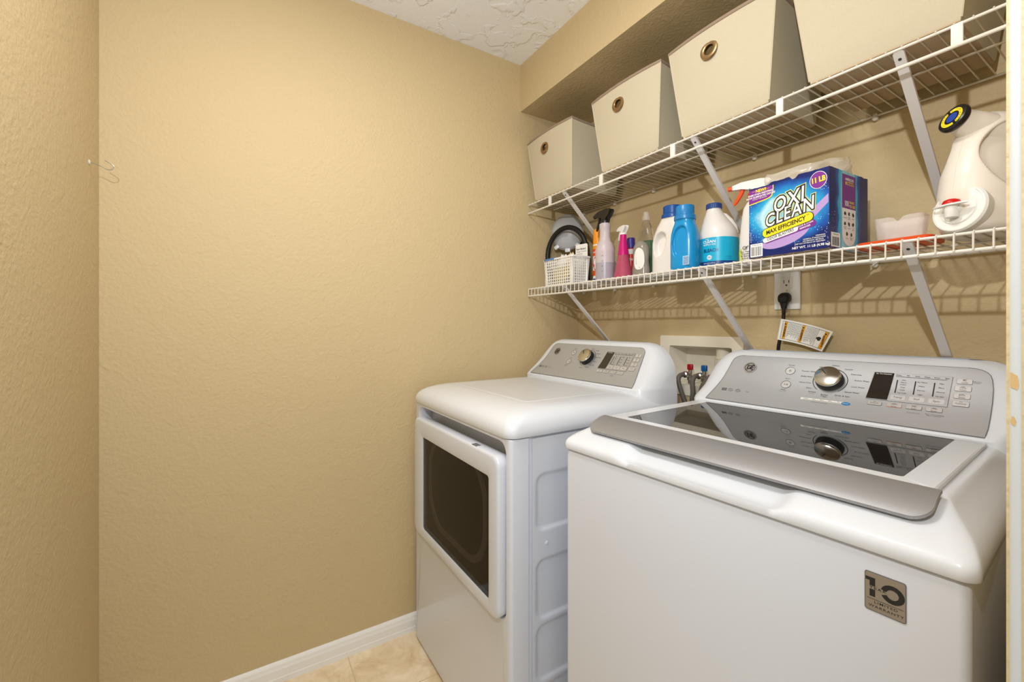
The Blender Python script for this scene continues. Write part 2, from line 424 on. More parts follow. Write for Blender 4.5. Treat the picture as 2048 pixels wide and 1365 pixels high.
# ------------------------------------------------------------------ shared appliance console
K = 0.70; QK = math.sqrt(1 + K * K)
def sect(z, wf, yf, wr, yb, n=14, d=0.085):
    """one level of the console body: flat front, sides sweeping out to a wider back"""
    pts = [(wf * (2 * i / 10 - 1), yf) for i in range(11)]
    d = min(d, yb - yf - 0.004)
    for i in range(1, n + 1):
        t = i / n
        pts.append((wf + (wr - wf) * (1 - (1 - t) ** 2.3), yf + d * t ** 1.5))
    pts.append((wr, yb - 0.004)); pts.append((wr - 0.004, yb))
    pts.append((0, yb)); pts.append((-(wr - 0.004), yb)); pts.append((-wr, yb - 0.004))
    for i in range(n, 0, -1):
        t = i / n
        pts.append((-(wf + (wr - wf) * (1 - (1 - t) ** 2.3)), yf + d * t ** 1.5))
    return [(x, y, z) for x, y in pts]
def sag(q):
    ks = ((-0.02, -0.016), (0.0, -0.013), (0.012, -0.008), (0.03, -0.001), (0.055, 0.005), (0.085, 0.009), (0.12, 0.0105), (0.2, 0.0105))
    for a, c in zip(ks, ks[1:]):
        if q <= c[0]: return a[1] + (c[1] - a[1]) * (q - a[0]) / (c[0] - a[0])
    return ks[-1][1]
def rx_extra(q, xr):
    return xr * math.sin(PI / 2 * max(0.0, min(1.0, q / 0.125)))
def console(parent, y0, z0, yb, low, xc=0.0, xr=0.0):
    """y0, z0: foot of the sloping panel; all in the machine's own frame"""
    b = MB(); rows = []
    yz = lambda q: (y0 + q / QK * K + sag(q), z0 + q / QK)
    rows.append(sect(z0 - low, 0.306, y0 - 0.016, 0.349, yb, 14, 0.11))
    for q, wf, wr in ((-0.008, 0.308, 0.349), (0.0, 0.308, 0.3485), (0.004, 0.309, 0.348), (0.018, 0.309, 0.346), (0.040, 0.302, 0.345), (0.062, 0.296, 0.343), (0.085, 0.290, 0.339),
                      (0.110, 0.284, 0.331), (0.130, 0.278, 0.320), (0.147, 0.272, 0.308), (0.158, 0.265, 0.297), (0.166, 0.257, 0.286)):
        y, z = yz(q); rows.append(sect(z, wf, y + 0.0015, wr, yb, 14, 0.095))
    y, z = yz(0.166)
    for dy, dz, wf, wr in ((0.005, 0.0045, 0.242, 0.274), (0.012, 0.0085, 0.235, 0.262), (0.022, 0.0115, 0.226, 0.246), (0.034, 0.0130, 0.216, 0.228)):
        rows.append(sect(z + dz, wf, y + dy, wr, yb - dy * 0.3))
    rows = [[(x + xc * min(1, max(0, (z - z0) / 0.03)) + max(0, x) / 0.26 * rx_extra(max(0, (z - z0) * QK), xr), y, z) for x, y, z in r] for r in rows]
    b.loft(rows, 0, (True, True))
    o = b.build('console', 'plastic', parent, angle=40)
    # silver fascia following the slope
    xs = [(0.000, 0.292), (0.006, 0.2905), (0.018, 0.287), (0.040, 0.2795), (0.060, 0.2735), (0.077, 0.2695), (0.108, 0.2645), (0.130, 0.2615), (0.141, 0.259), (0.149, 0.254), (0.154, 0.247), (0.157, 0.238), (0.1578, 0.228)]
    p = MB(); v = []
    for q, xw in xs:
        y, z = yz(q)
        v.append([(xw * (2 * i / 24 - 1), y - 0.0012, z) for i in range(25)])
    v = [[(x + xc + max(0, x) / 0.26 * rx_extra((z - z0) * QK, xr), y, z) for x, y, z in r] for r in v]; p.loft(v, 0, (False, False), closed=False)
    # dark hairline round the fascia
    edge = [(-xw + xc, q) for q, xw in reversed(xs)] + [(xw + xc + xw / 0.26 * rx_extra(q, xr), q) for q, xw in xs]
    return o, p, yz, edge
def on_panel(yz, xo=0.0):
    """matrix factory: print laid on the sloping fascia at (x, q)"""
    def f(x, q, lift=0.0014, rot=0.0):
        y, z = yz(q)
        (ya, za), (yb_, zb_) = yz(q - 0.010), yz(q + 0.010)
        tilt = math.atan2(zb_ - za, yb_ - ya); n = Vector((0, -math.sin(tilt), math.cos(tilt)))
        return Tr(x + xo, y, z) @ Tr(*(n * lift)) @ R(tilt, 'X') @ R(rot, 'Z')
    return f
def disc(r, n=28, rx=None): return [(math.cos(2 * PI * i / n) * (rx or r), math.sin(2 * PI * i / n) * r) for i in range(n)]
def ringp(mb, r0, r1, h0, h1, mt, T, n=40): mb.frame(disc(r1, n), disc(r0, n), h0, h1, mt, T)

def monogram(mb, at, r, mt):
    """round badge: rim plus two interlaced script letters"""
    mb.frame(disc(r, 32), disc(r * 0.90, 32), 0.0008, 0.0022, 0, at)
    mb.prism(disc(r * 0.90, 32), 0.0004, 0.0012, 0, at)
    mb.frame(disc(r * 0.80, 32), disc(r * 0.73, 32), 0.0012, 0.0018, mt, at)
    mb.text('G', r * 1.0, at @ Tr(-r * 0.22, 0, 0.0019), mt, 0.03, 0.25)
    mb.text('E', r * 1.0, at @ Tr(r * 0.24, 0, 0.0019), mt, 0.03, 0.25)
    for a in (0.25, 0.75, 1.25, 1.75):
        c = Vector((math.cos(a * PI), math.sin(a * PI), 0)) * r * 0.60
        mb.frame([(x + c.x, y + c.y) for x, y in disc(r * 0.17, 14)], [(x + c.x, y + c.y) for x, y in disc(r * 0.10, 14)], 0.0012, 0.0017, mt, at)

def knob(parent, at, r):
    k = MB()
    k.lathe([(r * 1.02, 0.0), (r * 1.04, 0.003), (r * 1.0, 0.014), (r * 0.96, 0.020)], 48, 0, at, (False, True))
    o = k.build('control_knob', 'rubber', parent)
    f = MB(); f.lathe([(r * 0.97, 0.0202), (r * 0.985, 0.0225), (r * 0.93, 0.0262), (r * 0.86, 0.0272)], 48, 0, at)
    f.box(-0.0013, 0.0013, r * 0.20, r * 0.80, 0.0272, 0.0278, 1, at @ R(math.radians(38), 'Z'))
    f.build('knob_face', ['chrome', 'ink'], o)
    return o
def button(mb, at, wx, hy, mt, outline):
    mb.prism(rrect(-wx, wx, -hy, hy, 0.0022, 4), 0, 0.0011, mt, at)
    mb.frame(rrect(-wx - 0.0005, wx + 0.0005, -hy - 0.0005, hy + 0.0005, 0.0026, 4), rrect(-wx, wx, -hy, hy, 0.0022, 4), 0, 0.0006, outline, at)

def controls(parent, yz, p, edge, washer):
    P = on_panel(yz, -0.004 if washer else -0.021)
    # panel mesh slots: 0 silver, 1 ink, 2 grey ink, 3 white, 4 blue, 5 field
    pts = [P(x - (-0.004 if washer else -0.021), q, 0.0013) @ Vector((0, 0, 0)) for x, q in edge]
    p.tube(pts, 0.0006, 5, 2)
    p.tube([pts[0], pts[-1]], 0.0004, 4, 2)
    T = lambda s, x, q, size, mt=1, bold=0.0, sx=1.15: p.text(s, size, P(x, q, 0.00165), mt, bold, 0, sx)
    kx, kq = (0.018, 0.0945)
    if washer:
        for s, x, q in (('Whites', -0.005, 0.134), ('Colors', 0.022, 0.1417), ('Casuals', 0.052, 0.1326), ('Delicates', 0.070, 0.1187), ('Active Wear', 0.084, 0.1018), ('Cold Wash', 0.079, 0.0829),
                        ('Speed Wash', 0.070, 0.0671), ('Drain & Spin', 0.053, 0.0545), ('Basket\nClean', 0.015, 0.0500), ('Sanitize', -0.014, 0.0575), ('Jeans', -0.024, 0.0682),
                        ('Heavy Duty', -0.037, 0.083), ('Bulky Items', -0.037, 0.102), ('Towels / Sheets', -0.034, 0.1183)):
            T(s, x, q, 0.0052)
        T('with Oxi', -0.014, 0.0525, 0.003, 2)
    else:
        for s, x, q in (('Mixed', -0.005, 0.134), ('Normal', 0.022, 0.139), ('Casuals', 0.050, 0.1326), ('Delicates', 0.064, 0.1187), ('Active Wear', 0.072, 0.1018), ('Quick', 0.064, 0.0829),
                        ('Warm Up', 0.060, 0.0671), ('Timed Dry', 0.040, 0.0545), ('Rack Dry', 0.010, 0.0500), ('Towels', -0.030, 0.083), ('Bulky', -0.030, 0.102), ('Heavy', -0.028, 0.118)):
            T(s, x, q, 0.0048)
    p.frame(disc(0.0385, 48), disc(0.0370, 48), 0.0003, 0.0009, 1, P(kx, kq, 0.0013))
    # power and start
    for q, s in ((0.1156, 'Power'), (0.0713, 'Start')):
        p.frame(disc(0.0125, 32), disc(0.0117, 32), 0.0002, 0.0009, 2, P(-0.081, q, 0.0013))
        T(s, -0.081, q + 0.0185, 0.0056, 2)
    p.frame(disc(0.0030, 20), disc(0.0023, 20), 0.0002, 0.0008, 1, P(-0.081, 0.1150, 0.0013)); p.box(-0.0004, 0.0004, 0.0005, 0.004, 0.0003, 0.001, 1, P(-0.081, 0.1150, 0.0013))
    p.poly([(-0.004, 0.002, 0.0005), (-0.004, -0.002, 0.0005), (-0.0008, 0, 0.0005)], 1, P(-0.081, 0.0713, 0.0013))
    for dx in (0.0015, 0.0035): p.box(dx, dx + 0.0009, -0.002, 0.002, 0.0003, 0.0009, 1, P(-0.081, 0.0713, 0.0013))
    T('Pause', -0.083, 0.0545, 0.0045, 1); T('hold to cancel', -0.083, 0.0500, 0.003, 2)
    # certification marks
    for i, x in enumerate((-0.241, -0.222, -0.200)):
        if i == 0:
            for j in range(3): p.box(-0.0075, 0.0075, -0.005 + j * 0.0036, -0.0026 + j * 0.0036, 0.0002, 0.0007, 2, P(x, 0.0353, 0.0013))
        else:
            p.frame(disc(0.0052, 24, 0.0065), disc(0.0044, 24, 0.0056), 0.0002, 0.0007, 2, P(x, 0.0353, 0.0013)); T('he' if i == 1 else '5c', x, 0.0353, 0.0048, 2)
    T('Stain' if washer else 'Sensor Dry', -0.172, 0.0350, 0.0045, 2)
    # status field with display, bars, buttons
    def strip_poly(mb, q0, q1, xl, xr, mt, l, n=8):
        rr = []
        for i in range(n + 1):
            t = i / n; q = q0 + (q1 - q0) * t; a, c = xl[0] + (xl[1] - xl[0]) * t, xr[0] + (xr[1] - xr[0]) * t
            rr.append([P(a, q, l) @ Vector((0, 0, 0)), P(c, q, l) @ Vector((0, 0, 0))])
        mb.loft(rr, mt, (False, False), None, False)
    strip_poly(p, 0.0550, 0.1315, (0.100, 0.104), (0.2415, 0.2430), 2, 0.0017)
    strip_poly(p, 0.0557, 0.1310, (0.1005, 0.1045), (0.2407, 0.2422), 5, 0.0020)
    strip_poly(p, 0.1213, 0.1222, (0.147, 0.147), (0.234, 0.234), 1, 0.0024, 1)
    heads = ('Delay', 'Fill', 'Soak', 'Wash', 'Rinse', 'Spin') if washer else ('Sense', 'Dry', 'Cool', 'Damp', 'Fluff', 'Done')
    for i, s in enumerate(heads): p.text(s, 0.0044, P(0.152 + i * 0.0165, 0.1258, 0.0026), 1)
    cols = ((('Hot', 0.1130), ('Warm', 0.1065), ('Colors', 0.1010), ('Cool', 0.0935), ('Cold', 0.0865), ('Tap Cold', 0.0785)),
            (('Ex. Heavy', 0.1110), ('Heavy', 0.1005), ('Normal', 0.0895), ('Light', 0.0785)),
            (('Max', 0.1110), ('More', 0.1005), ('Normal', 0.0895), ('No Spin', 0.0785)))
    for i, c in enumerate(cols):
        x = 0.1510 + i * 0.0322
        strip_poly(p, 0.0775, 0.1125, (x - 0.0011, x - 0.0011), (x + 0.0011, x + 0.0011), 1, 0.0025)
        for s, q in c: p.text(s, 0.0042, P(x + 0.0115, q, 0.0026), 1, 0, 0, 1.0)
    # scan / rinse strip under the dial
    if washer:
        strip_poly(p, 0.0325, 0.0385, (-0.034, -0.034), (0.060, 0.060), 3, 0.0018, 2)
        strip_poly(p, 0.0336, 0.0342, (-0.028, -0.028), (0.056, 0.056), 1, 0.0022, 1)
        for i, s in enumerate(('Tomato', 'Wine', 'Blood', 'Grass', 'Dirt')): p.text(s, 0.0034, P(-0.022 + i * 0.018, 0.0366, 0.0023), 1)
        p.prism(disc(0.0048, 24, 0.0092), 0.0002, 0.0009, 4, P(0.065, 0.0348, 0.0013)); p.text('Options', 0.0038, P(0.065, 0.0348, 0.0026), 3)
        T('Stain Removal Guide', 0.010, 0.0290, 0.0036, 2)
    for s, x in ((('Control Lock', 0.190), ('Best when adding\nfabric softener', 0.224)) if washer else (('Extended\nTumble', 0.190),)): T(s, x, 0.0325, 0.0036, 2)
    if washer: T('Hold 3 Secs\nto Store', 0.280, 0.1215, 0.0034, 2, 0, 0.8)
    p.build('control_panel', ['silver', 'ink', 'greyink', 'label', 'blueink', 'scr'], parent, angle=40, fix=False)
    # display glass
    d = MB(); strip_poly(d, 0.0570, 0.1300, (0.100, 0.1058), (0.140, 0.1430), 0, 0.0026)
    d.text('Est. Time Remaining' if washer else 'Est. Time Left', 0.0036, P(0.1243, 0.1262, 0.0031), 1, 0.02)
    d.build('display', ['display', 'whiteink'], parent, fix=False)
    b = MB(); names = (('Temp', 'Soil', 'Spin') if washer else ('Temp', 'Level', 'Time'))
    def btn(x, q, wx, hy, lines, ol=1, big=0.0058):
        b = MB(); button(b, P(x, q, 0.0013), wx, hy, 0, ol)
        for i, s in enumerate(lines): b.text(s, big, P(x, q + (len(lines) - 1) * 0.0028 - i * 0.0056 - (0.0008 if len(lines) > 1 else 0), 0.0026), 1, 0.008)
        if big < 0.0055: b.box(-0.003, 0.003, hy - 0.0022, hy - 0.0014, 0.0011, 0.0014, 1, P(x, q, 0.0013))
        b.build('button', ['btn', 'greyink', 'redink'], parent, fix=False)
    for i, s in enumerate(names): btn(0.158 + i * 0.0325, 0.0662, 0.0130, 0.0062, [s], 1, 0.0068)
    for x, l, ol in ((0.119, ['Deep Fill'], 1), (0.155, ['Warm', 'Rinse'], 2 if washer else 1), (0.189, ['Auto', 'Soak'], 1), (0.222, ['Deep', 'Rinse'], 1)) if washer else \
            ((0.119, ['eDry'], 1), (0.152, ['Dewrinkle'], 1), (0.187, ['Extra Tumble'], 1), (0.222, ['Damp Alert'], 1)):
        btn(x, 0.0458, 0.0130, 0.0055, l, ol, 0.0044)
    for q, l in ((0.1220, ['My', 'Cycle']), (0.1037, ['Delay', 'Wash' if washer else 'Dry']), (0.0852, ['Extra', 'Rinse' if washer else 'Care']), (0.0665, ['Volume'])):
        btn(0.2605 if q < 0.12 else 0.2615, q, 0.0125 if q < 0.12 else 0.0118, 0.0064, l, 1, 0.0046 if q > 0.07 else 0.0054)
    g = MB(); monogram(g, P(-0.191, 0.1161, 0.0013), 0.0185 if washer else 0.017, 1); g.build('badge', ['steel', 'ink'], parent, fix=False)
    for q in (0.1156, 0.0713):
        c = MB(); c.prism(disc(0.0112, 32), 0.0002, 0.0008, 0, P(-0.081, q, 0.0009)); c.build('round_button', ['btn'], parent, fix=False)
    knob(parent, P(kx, kq, 0.0013), 0.0305)

# ------------------------------------------------------------------ washer
WS = thing('washing_machine', 'white top-loading washer with dark glass lid, nearest the doorway', 'washing machine', (1.170, -0.450, 0), math.radians(3.55))
b = MB()
rg = []
for z, i in ((0.03, 0.004), (0.034, 0), (0.905, 0), (0.913, 0.001), (0.917, 0.004)):
    rg.append([(x, y, z) for x, y in rrect(-0.346 + i, 0.350 - i, -0.301 + i, 0.352 - i, 0.012, 8)])
b.loft(rg); cab = b.build('cabinet', 'enamel', WS)
# cover
ring = []
N1 = 9; KS = 60
def cover_ring(z, si, fi, r):
    pts = rrect(-0.353 + si, 0.358 - si, -0.306 + fi, 0.352, r * 0.62, N1, KS)
    out = []
    for x, y in pts:
        # finger scoop below the lid handle
        sx = max(0, min(1, (x + 0.185) / 0.035)) * max(0, min(1, (0.160 - x) / 0.035)); sx = sx * sx * (3 - 2 * sx)
        fz = max(0, min(1, (z - 0.932) / 0.012)); dz = 0.0; dy = 0.0
        if y < -0.12:
            w2 = max(0, min(1, (-0.12 - y) / 0.08))
            dz = -0.013 * sx * fz * w2; dy = 0.010 * sx * math.sin(PI * max(0, min(1, (z - 0.930) / 0.035)))
        out.append((x, y + dy, z + dz))
    return out
cv = MB()
cv.loft([cover_ring(*a) for a in ((0.9195, 0.008, 0.008, 0.026), (0.9200, 0.001, 0.001, 0.03), (0.9215, 0, 0, 0.03), (0.932, 0.0, 0.0, 0.03), (0.938, 0.001, 0.002, 0.03), (0.943, 0.003, 0.007, 0.03), (0.948, 0.006, 0.016, 0.031), (0.953, 0.010, 0.028, 0.031), (0.958, 0.015, 0.041, 0.032),
    (0.963, 0.021, 0.053, 0.032), (0.968, 0.027, 0.065, 0.032), (0.973, 0.033, 0.077, 0.032), (0.978, 0.038, 0.088, 0.032), (0.982, 0.042, 0.098, 0.032), (0.9845, 0.047, 0.108, 0.032), (0.985, 0.052, 0.116, 0.032))])
cv.build('top_cover', 'plastic', WS, angle=75)
co, pn, yz, edge = console(WS, 0.240, 1.0, 0.372, 0.070, 0.006, 0.030)
controls(WS, yz, pn, edge, True)
# seam filler between cabinet and cover
sm = MB(); sm.prism(rrect(-0.338, 0.338, -0.295, 0.348, 0.02, 6), 0.9165, 0.9205); sm.build('seam', 'seam', WS)
# lid
ld = MB()
out0 = rrect(-0.302, 0.302, -0.203, 0.226, 0.012, 6); out1 = rrect(-0.300, 0.300, -0.201, 0.2245, 0.012, 6); inn = rrect(-0.262, 0.262, -0.173, 0.197, 0.006, 6)
ld.loft([[(x, y, 0.9855) for x, y in out0], [(x, y, 0.992) for x, y in out0], [(x, y, 0.9940) for x, y in out1], [(x, y, 0.9946) for x, y in inn], [(x, y, 0.9855) for x, y in inn]], 0, (False, False))
lid = ld.build('lid', 'plastic', WS)
gp = MB(); gp.prism(rrect(-0.2615, 0.2615, -0.1725, 0.1965, 0.006, 6), 0.988, 0.9940); gp.build('lid_glass', 'glass', lid)
rb = MB()
for y in (0.2275, 0.2335): rb.box(-0.296, 0.296, y, y + 0.0035, 0.985, 0.9965 + (y - 0.2275) * 0.4, 0, None, 0.001)
rb.build('rear_ridge', 'plastic', lid)
# silver handle strip
prf = [(-0.2000, 0.9952), (-0.2060, 0.9950), (-0.2140, 0.9938), (-0.2240, 0.9912), (-0.2350, 0.9872), (-0.2460, 0.9822), (-0.2550, 0.9772), (-0.2625, 0.9722), (-0.2665, 0.9690)]
cum = [0]
for a, c in zip(prf, prf[1:]): cum.append(cum[-1] + math.hypot(a[0] - c[0], a[1] - c[1]))
def at_len(t):
    L = t * cum[-1]
    for i in range(len(prf) - 1):
        if L <= cum[i + 1] + 1e-9:
            f = (L - cum[i]) / (cum[i + 1] - cum[i]); return (prf[i][0] + (prf[i + 1][0] - prf[i][0]) * f, prf[i][1] + (prf[i + 1][1] - prf[i][1]) * f)
    return prf[-1]
hs = MB(); rings = []
xs_ = [0, 0.001, 0.003, 0.006, 0.010, 0.014, 0.019, 0.024]
xs_ = [-0.309 + d for d in xs_] + [-0.309 + 0.618 * i / 12 for i in range(1, 12)] + [0.309 - d for d in reversed(xs_)]
for x in xs_:
    d = min(x + 0.309, 0.309 - x)
    reach = 1.0 if d >= 0.024 else 0.62 + 0.38 * math.sqrt(max(0, 1 - ((0.024 - d) / 0.024) ** 2))
    up_ = [at_len(reach * i / 12) for i in range(13)]
    lo = [(y + 0.0022, z - 0.0050) for y, z in reversed(up_)]
    tip = [(up_[-1][0] + 0.0002, up_[-1][1] - 0.003)]
    rings.append([(x, y, z) for y, z in up_ + tip + lo])
hs.loft(rings, 0, (True, True)); hs.build('handle_strip', 'strip', lid, angle=50)
# warranty sticker on the front
st = MB(); A = front(0.2718, -0.3013, 0.8660)
st.prism(rrect(-0.0215, 0.0215, -0.0260, 0.0260, 0.003, 5), 0, 0.0005, 1, A)
st.prism(rrect(-0.0203, 0.0203, -0.0248, 0.0248, 0.0025, 5), 0.0003, 0.0007, 0, A)
B = A @ Tr(0, 0, 0.0008)
st.poly([(-0.0203, 0.0185, 0), (-0.0203, 0.0140, 0), (-0.0160, 0.0140, 0), (-0.0160, 0.0075, 0), (-0.0100, 0.0075, 0), (-0.0100, 0.0185, 0)], 2, B)
st.poly([(-0.0160, 0.0030, 0), (-0.0160, -0.0065, 0), (-0.0100, -0.0065, 0), (-0.0100, 0.0030, 0)], 2, B)
cx_, cy_ = 0.0078, 0.0048
ro, ri = 0.0122, 0.0062
arc = [math.radians(a) for a in range(-158, 172, 6)]
st.loft([[(cx_ + ro * math.cos(a), cy_ + ro * 0.98 * math.sin(a), 0) for a in arc], [(cx_ + ri * math.cos(a), cy_ + ri * math.sin(a), 0) for a in arc]], 2, (False, False), B, closed=False)
st.text('YEAR', 0.0050, B @ Tr(-0.0075, 0.0052, 0.0001), 2, 0.01, 0, 1.2, sp=1.35)
st.box(-0.0185, 0.0185, -0.0098, -0.0094, 0, 0.0002, 2, B)
st.text('LIMITED', 0.0046, B @ Tr(0.001, -0.0132, 0), 2, 0.01, 0, 1.25, sp=1.2); st.text('WARRANTY', 0.0046, B @ Tr(0.001, -0.0190, 0), 2, 0.01, 0, 1.25, sp=1.2)
st.build('warranty_sticker', ['sticker', 'greyink', 'ink'], cab, fix=False)
for x in (-0.29, 0.29):
    for y in (-0.25, 0.30):
        f = MB(); f.lathe([(0.02, 0), (0.02, 0.012), (0.012, 0.014), (0.012, 0.032)], 16, 0, Tr(x, y, 0)); f.build('levelling_foot', 'rubber', WS)

# ------------------------------------------------------------------ dryer
DR = thing('clothes_dryer', 'white front-loading dryer with dark door window, beside the left wall', 'dryer', (0.388, -0.530, 0), math.radians(0.8))
XW, YFR, YBK = 0.343, -0.345, 0.340
b = MB()
b.loft([[(x, y, z) for x, y in rrect(-XW + i, XW - i, YFR + 0.052, YBK, 0.004, 4)] for z, i in ((0.012, 0.0), (0.9255, 0.0), (0.9275, 0.003))])
body = b.build('cabinet', 'enamel', DR)
# pressed side panel, right side
recs = [(0.668, 0.826), (0.428, 0.594), (0.262, 0.418), (0.095, 0.252)]
def side(u, v):
    y = YFR + 0.070 + u * 0.60; z = 0.014 + v * 0.908; d = 0
    for z0, z1 in recs:
        cxr, czr = -0.02, (z0 + z1) / 2; hyr, hzr, rr = 0.245, (z1 - z0) / 2, 0.03
        qx, qz = abs(y - cxr) - hyr + rr, abs(z - czr) - hzr + rr
        sd = math.hypot(max(qx, 0), max(qz, 0)) + min(max(qx, qz), 0) - rr
        t = max(0, min(1, (-sd) / 0.010)); d = max(d, t * t * (3 - 2 * t))
    return (XW + 0.0042 - 0.0038 * d, y, z)
s_ = MB(); s_.grid(side, 110, 200); s_.build('side_panel', 'enamel', DR, angle=80, fix=False)
s_ = MB(); s_.lathe([(0.006, 0), (0.006, 0.0012), (0.004, 0.002)], 20, 0, Tr(XW + 0.004, YFR + 0.118, 0.632) @ R(PI / 2, 'Y')); s_.build('screw_cap', 'topgrey', DR)
# front panel with the opening for the door and the grip pocket above it
fp = MB()
DX0, DX1, DZ0, DZ1 = -0.298, 0.322, 0.448, 0.880
outer = rrect(-XW, XW + 0.0042, 0.014, 0.9265, 0.003, 8); inner = rrect(DX0 - 0.006, DX1 + 0.006, DZ0 - 0.006, 0.917, 0.034, 8)
def lay(pts, y): return [(x, y, z) for x, z in pts]
def shrink(pts, d, x0, x1, z0, z1):
    return [(min(max(x, x0 + d), x1 - d), min(max(z, z0 + d), z1 - d)) for x, z in pts]
o_b = outer
fr = [lay(outer, YFR + 0.058), lay(outer, YFR + 0.012)]
for a in (20, 45, 70, 90):
    q = math.radians(a); ins = 0.012 * (1 - math.cos(q)); fr.append(lay([((x + (-ins if x > 0 else ins)), z) for x, z in outer], YFR + 0.012 - 0.012 * math.sin(q)))
inn2 = rrect(DX0 - 0.004, DX1 + 0.004, DZ0 - 0.004, 0.915, 0.034, 8)
inn3 = rrect(DX0 + 0.004, DX1 - 0.004, DZ0 + 0.004, 0.904, 0.034, 8)
fr += [lay(inner, YFR), lay(inn2, YFR + 0.003), lay(inn3, YFR + 0.050)]
fp.loft(fr, 0, (False, True)); fpan = fp.build('front_panel', 'enamel', DR, angle=40)
# door
dr = MB()
def dl(d, y, r=0.030): return lay(rrect(DX0 + d, DX1 - d, DZ0 + d, DZ1 - d, r, 8), y)
WX0, WX1, WZ0, WZ1 = -0.212, 0.272, 0.485, 0.818
def wl(d, y): return lay(rrect(WX0 + d, WX1 - d, WZ0 + d, WZ1 - d, 0.010, 8), y)
dr.loft([dl(0.006, YFR + 0.022), dl(0.001, YFR + 0.012), dl(0, YFR - 0.014), dl(0.0015, YFR - 0.0185), dl(0.004, YFR - 0.0212), dl(0.009, YFR - 0.0225), wl(-0.010, YFR - 0.0235), wl(0, YFR - 0.021), wl(0, YFR - 0.006)], 0, (False, False))
door = dr.build('door', 'enamel', DR, angle=40)
m = mat('tinted_door_glass', '#120b06', 0.05, ior=1.38, alpha=0.58)
g = MB(); g.prism([(x, z) for x, z in rrect(WX0, WX1, WZ0, WZ1, 0.010, 8)], 0, 0.004, 0, front(0, YFR - 0.0145, 0)); g.build('door_window', m, door)
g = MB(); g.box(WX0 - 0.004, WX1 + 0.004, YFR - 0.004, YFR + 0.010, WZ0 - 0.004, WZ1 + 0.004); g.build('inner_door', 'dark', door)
g = MB()
ir0 = rrect(WX0 + 0.030, WX1 - 0.035, WZ0 + 0.035, WZ1 + 0.02, 0.12, 14); ir1 = rrect(WX0 + 0.044, WX1 - 0.055, WZ0 + 0.052, WZ1 + 0.005, 0.11, 14)
cut = lambda pts: [(x, min(z, WZ1 - 0.002)) for x, z in pts]
g.frame(cut(ir0), cut(ir1), 0.0, 0.005, 0, front(0, YFR - 0.004, 0)); g.build('inner_ring', 'drum', door)
g = MB(); g.box(0.168, 0.196, YFR - 0.018, YFR - 0.002, DZ1 - 0.006, DZ1 + 0.001, 0, None, 0.001); g.build('door_latch', 'greyink', door)
# top cover
def dring(z, si, fi, r, zb=None): return [(x, y, z) for x, y in rrect(-0.349 + si, 0.352 - si, -0.352 + fi, YBK, r, 9, 8)]
tc_ = MB()
tc_.loft([dring(*a) for a in ((0.9285, 0.006, 0.006, 0.028), (0.9290, 0.001, 0.001, 0.032), (0.9305, 0, 0, 0.032), (0.945, 0, 0, 0.032), (0.956, 0.0015, 0.003, 0.033), (0.966, 0.005, 0.009, 0.036), (0.975, 0.011, 0.019, 0.040), (0.983, 0.019, 0.034, 0.046),
    (0.9895, 0.031, 0.053, 0.05), (0.9940, 0.045, 0.074, 0.055), (0.9970, 0.062, 0.094, 0.05), (0.9985, 0.078, 0.108, 0.04), (0.9990, 0.086, 0.116, 0.03))])
tc_.build('top_cover', 'plastic', DR, angle=50)
tp = MB(); tp.loft([[(x, y, z) for x, y in rrect(-0.250 + i, 0.240 - i, -0.222 + i, 0.172, 0.012, 6)] for z, i in ((0.998, -0.002), (0.9995, 0.0), (1.0000, 0.004), (0.9994, 0.012))])
tp.build('top_panel', 'topgrey', DR, angle=25)
co, pn, yz, edge = console(DR, 0.184, 1.0145, 0.335, 0.083)
controls(DR, yz, pn, edge, False)
sm = MB(); sm.prism(rrect(-0.338, 0.338, -0.335, 0.33, 0.02, 6), 0.9255, 0.9292); sm.build('seam', 'seam', DR)
for x in (-0.29, 0.29):
    for y in (-0.26, 0.28):
        f = MB(); f.lathe([(0.018, 0), (0.018, 0.008), (0.01, 0.01), (0.01, 0.014)], 16, 0, Tr(x, y, 0)); f.build('levelling_foot', 'rubber', DR)

